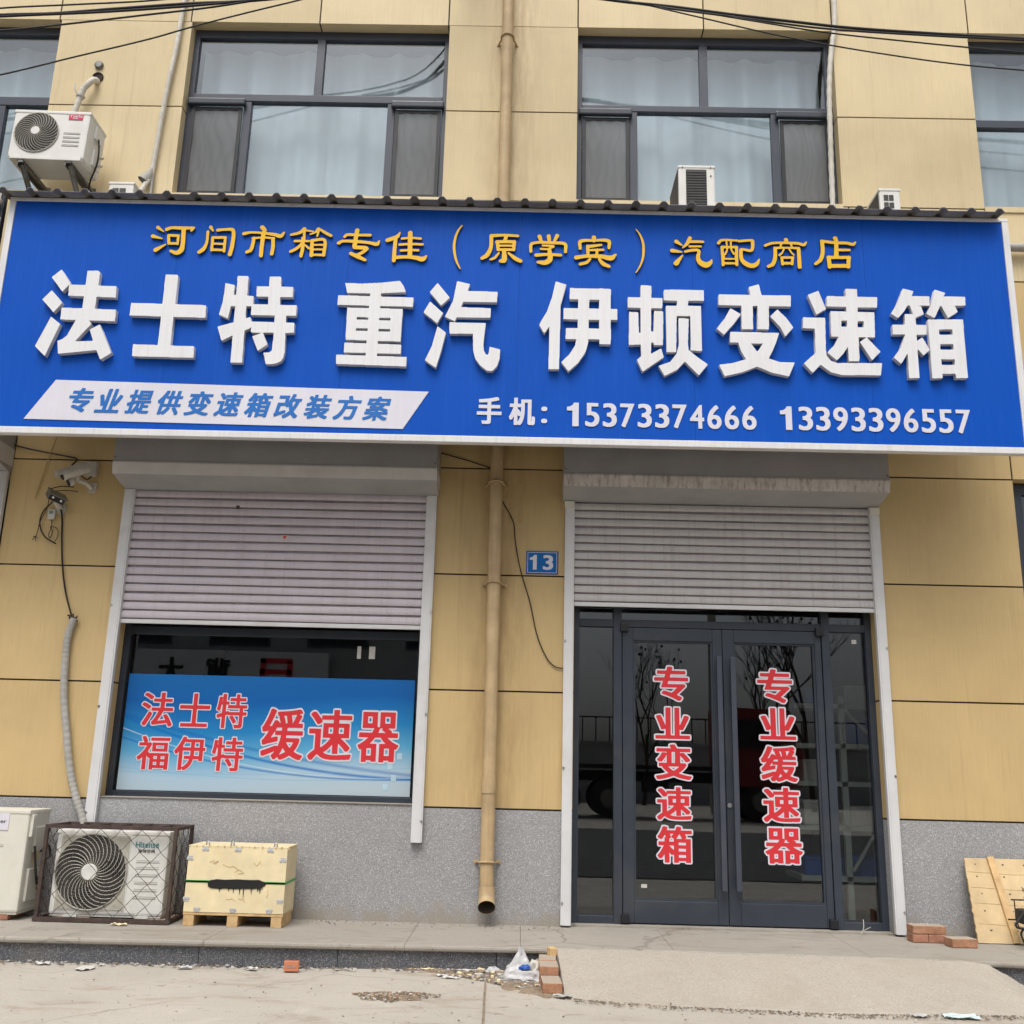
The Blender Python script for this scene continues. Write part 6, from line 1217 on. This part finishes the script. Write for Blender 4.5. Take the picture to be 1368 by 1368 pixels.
scrap('flat white scrap farther left in the litter strip', -.42, -1.02, .07, .035, -12, 'plastic')
scrap('narrow white scrap beside the flat one in the litter strip', -.37, -1.07, .10, .03, -8, 'paper')
scrap('pale yellow scrap at the left end of the litter strip', -.52, -.85, .08, .04, 12, 'ply')
scrap('white torn scrap in the middle of the litter strip', -.30, -.86, .10, .04, -6)
scrap('greyish folded scrap below the lowest brick', .245, -1.46, .10, .045, -20, 'hose')
scrap('pale blue torn film lying at the foot of the ramp', 2.24, -1.66, .17, .085, -4, 'ltblue', 'plastic_film', 'plastic film')
scrap('small white torn film left of the pale blue one', 2.03, -1.67, .09, .05, 14, 'plastic', 'plastic_film', 'plastic film')
scrap('pale cream chip lying in front of the cage', -2.50, -.47, .10, .035, 2, 'ply', z=0)
k = MB(); k.add(MB().box(-.042, .042, -.02, .02, 0, .052, 0, .002), T(-1.290, -.985, GZ+.004) @ Matrix.Rotation(R(4), 4, 'Z')); ob = tag(k.build('cigarette_box', 'orange'), 'small orange cardboard box lying against the step', 'box')
MB().add(MB().box(-.03, .03, -.0215, -.0195, .018, .034), T(-1.290, -.985, GZ+.004) @ Matrix.Rotation(R(4), 4, 'Z')).build('print', 'brick', ob)
tag(MB().tube(smooth_path([(2.285, -.03, .012), (2.30, -.035, .05), (2.302, -.03, .10)]), .003, 5).tube([(2.295, -.03, .03), (2.345, -.04, .055)], .002, 5).build('dry_stem', 'paper'), 'dry pale stem standing at the right door side light', 'stem')

# ------------------------------------------------------------------ storage rack seen through the right side light
rk = thing('storage_rack', 'grey green steel storage rack inside the shop behind the right side light', 'rack', (2.7, 1.0, 0))
for x in (2.46, 3.35):
    for y in (.72, 1.15): MB().box(x-.022, x+.022, y-.02, y+.02, 0, 1.62).build('post', 'rack', rk)
for z in (.30, .66, .98, 1.26, 1.56): MB().box(2.10, 3.4, .70, 1.17, z-.035, z).build('shelf', 'rack', rk)
k = MB(); k.tube([(2.49, .705, .34), (2.66, .705, .60)], .016, 6); k.tube([(2.48, .705, 1.52), (2.66, .705, 1.34)], .016, 6); k.build('brace', 'rack', rk)
for (x0, x1, z0, h, mt_, lb) in ((2.14, 2.42, .30, .13, 'bluebox', 'blue plastic box on the lowest rack shelf left of the post'), (2.5, 2.8, .30, .14, 'bluebox', 'blue plastic box on the lowest rack shelf right of the post'), (2.15, 2.40, .66, .18, 'paper', 'white carton on the second rack shelf left of the post'), (2.5, 2.75, .66, .14, 'paper', 'white carton on the second rack shelf right of the post'), (2.5, 2.72, 1.26, .2, 'bluebox', 'blue plastic box on the upper rack shelf'), (2.16, 2.40, .98, .16, 'hose', 'grey gear casing on the middle rack shelf'), (2.5, 2.85, 1.56, .15, 'paper', 'white carton on top of the rack right of the post'), (2.2, 2.42, 1.56, .12, 'bluebox', 'blue plastic box on top of the rack left of the post')):
    q = MB().box(x0, x1, .74, 1.12, z0, z0+h, 0, .006); q.box(x0-.006, x1+.006, .735, 1.125, z0+h-.025, z0+h-.004, 0, .003)
    tag(q.build('storage_box', mt_), lb, 'box', 'boxes on the storage rack')

# ------------------------------------------------------------------ across the street (mirrored in the glass)
ob_ = thing('opposite_building', 'grey tiled two storey building across the street mirrored in the shop window', 'building', (-12, -25, 0))
k = MB(); k.box(-24, -.8, -32, -25, GZ-.05, 7.2); k.box(-24.2, -.6, -32.2, -24.8, 7.2, 7.5); k.build('wall', 'plinth', ob_)
for i in range(7):
    for z in (1.0, 4.6):
        x = -23+i*3.2; f_ = MB().box(x, x+2, -25.03, -24.97, z, z+1.6); q = f_.build('window', 'frame', ob_); MB().box(x+.1, x+1.9, -24.968, -24.955, z+.1, z+1.5).build('pane', 'dark', q)
k = MB().box(-23, -6.2, -24.9, -24.6, 3.05, 4.4, 0, .02); sb = k.build('sign_board', 'rail', ob_)
def rtext(ch, cx_, z0, h, mat):
    o = font_char('character', ch, (cx_-h*.45, cx_+h*.45, z0, z0+h), 0, .04, mat, None, 7, 4)
    o.data.transform(Matrix.Rotation(math.pi, 4, 'Z') @ T(-0, 0, 0)); o.data.transform(T(2*cx_*1.0, -24.57, 0)); o.parent = sb; return o
rtext('冀', -9.7, 3.25, .9, 'ink'); rtext('大', -11.2, 3.25, .9, 'ink')
k = MB()
for a, b, c, d in ((-8.35, -7.35, 4.02, 4.18), (-8.35, -7.35, 3.66, 3.82), (-8.35, -7.2, 3.25, 3.42), (-8.35, -8.18, 3.25, 4.18), (-7.5, -7.33, 3.25, 4.1)): k.box(a, b, -24.6, -24.56, c, d)
k.build('emblem', 'red', sb)
fe = thing('street_wall', 'long low dark wall across the street mirrored in the doors', 'wall', (8, -30, 0)); k = MB(); k.box(-.5, 40, -30.3, -30, GZ-.05, 1.9); k.box(-.5, 40, -30.4, -29.9, 1.9, 2.0)
k.build('masonry', 'box_grey', fe); k = MB()
for i in range(80): k.box(.2+i*.5, .24+i*.5, -30.15, -30.11, 2.0, 2.9)
k.box(0, 40, -30.15, -30.11, 2.85, 2.9); k.build('railing', 'dark', fe)
def tree(label, x, y, h, seed):
    t = thing('bare_tree', label, 'tree', (x, y, GZ), 'bare trees across the street'); rnd = random.Random(seed); k = MB(); tw = MB(); lf = MB()
    def br(p, d, l, r, dep, mb):
        q = p; P = [p]
        for i in range(3): d = (d+Vector((rnd.uniform(-.16, .16), rnd.uniform(-.16, .16), rnd.uniform(-.02, .12)))).normalized(); q = q+d*l/3; P.append(q)
        mb.tube(P, [r, r*.9, r*.8, r*.65], 6 if dep < 2 else 4, 0, False)
        if dep < 6:
            for _ in range(3 if dep < 4 else 2):
                a = (d+Vector((rnd.uniform(-.75, .75), rnd.uniform(-.75, .75), rnd.uniform(.0, .5)))).normalized(); br(P[rnd.choice((2, 3))], a, l*rnd.uniform(.6, .8), r*.58, dep+1, tw)
        elif rnd.random() < .12: lf.add(MB().box(-.045, .045, -.004, .004, -.06, .04), T(*q) @ Matrix.Rotation(rnd.random()*6, 4, 'Z'))
    br(Vector((x, y, GZ-.05)), Vector((0, 0, 1)), h*.30, h*.010, 0, k)
    k.build('trunk', 'timber_dark', t); tw.build('branch', 'timber_dark', t); lf.build('leaf', 'timber_dark', t)
M['timber_dark'] = pm('bark', (.055, .045, .038), .9, .3, 12)
for i, (x, y, h) in enumerate(((7.4, -25, 9), (9.4, -26, 10), (11.8, -24, 9), (4.2, -28, 8), (14.5, -27, 10))):
    tree(('bare roadside tree nearest the utility pole', 'tall bare roadside tree behind the red truck', 'bare roadside tree right of the red truck', 'small bare tree left of the utility pole', 'bare roadside tree farthest right')[i], x, y, h, 20+i)
po_ = thing('utility_pole', 'concrete utility pole with crossarms across the street', 'utility pole', (5.6, -22.5, GZ))
k = MB(); k.tube([(5.6, -22.5, GZ-.1), (5.6, -22.5, 9)], [.16, .10], 14); k.build('pole', 'hose', po_)
for z in (8.4, 7.6, 6.2): MB().box(4.7, 6.5, -22.56, -22.44, z, z+.1).build('crossarm', 'galv', po_)
k = MB()
for z in (8.5, 7.7, 6.3):
    for y in (-22.8, -22.2): k.tube(smooth_path([(-30, y, z+.2), (-12, y, z-.35), (5.6, y, z), (22, y, z-.35), (40, y, z+.2)]), .02, 4)
k.build('wire', 'cable', po_)
tr = thing('flatbed_truck', 'red cab flatbed truck parked across the street', 'truck', (4.5, -19, GZ))
L = MB()
pr = [(5.0, .7), (6.9, .7), (6.95, 1.5), (6.6, 2.55), (5.0, 2.6)]
L.plate(pr, -20.1, -18.0); L.build('cab', 'truck_red', tr)
k = MB().box(5.3, 6.3, -17.99, -17.97, 1.6, 2.3); k.build('window', 'dark', tr)
k = MB().box(.2, 4.9, -19.6, -18.4, .75, 1.0); k.box(.2, 4.9, -20.0, -18.0, 1.05, 1.15); k.box(3.0, 3.6, -18.35, -17.9, .5, .9); k.build('chassis', 'dark', tr)
for x in (1.0, 2.2, 5.9):
    for y in (-19.95, -18.15):
        k = MB(); k.tube([(x, y-.14, GZ+.48), (x, y+.14, GZ+.48)], .48, 28); q = k.build('wheel', 'rubber', tr); MB().tube([(x, y-.15, GZ+.48), (x, y+.15, GZ+.48)], .24, 20).build('rim', 'galv', q)
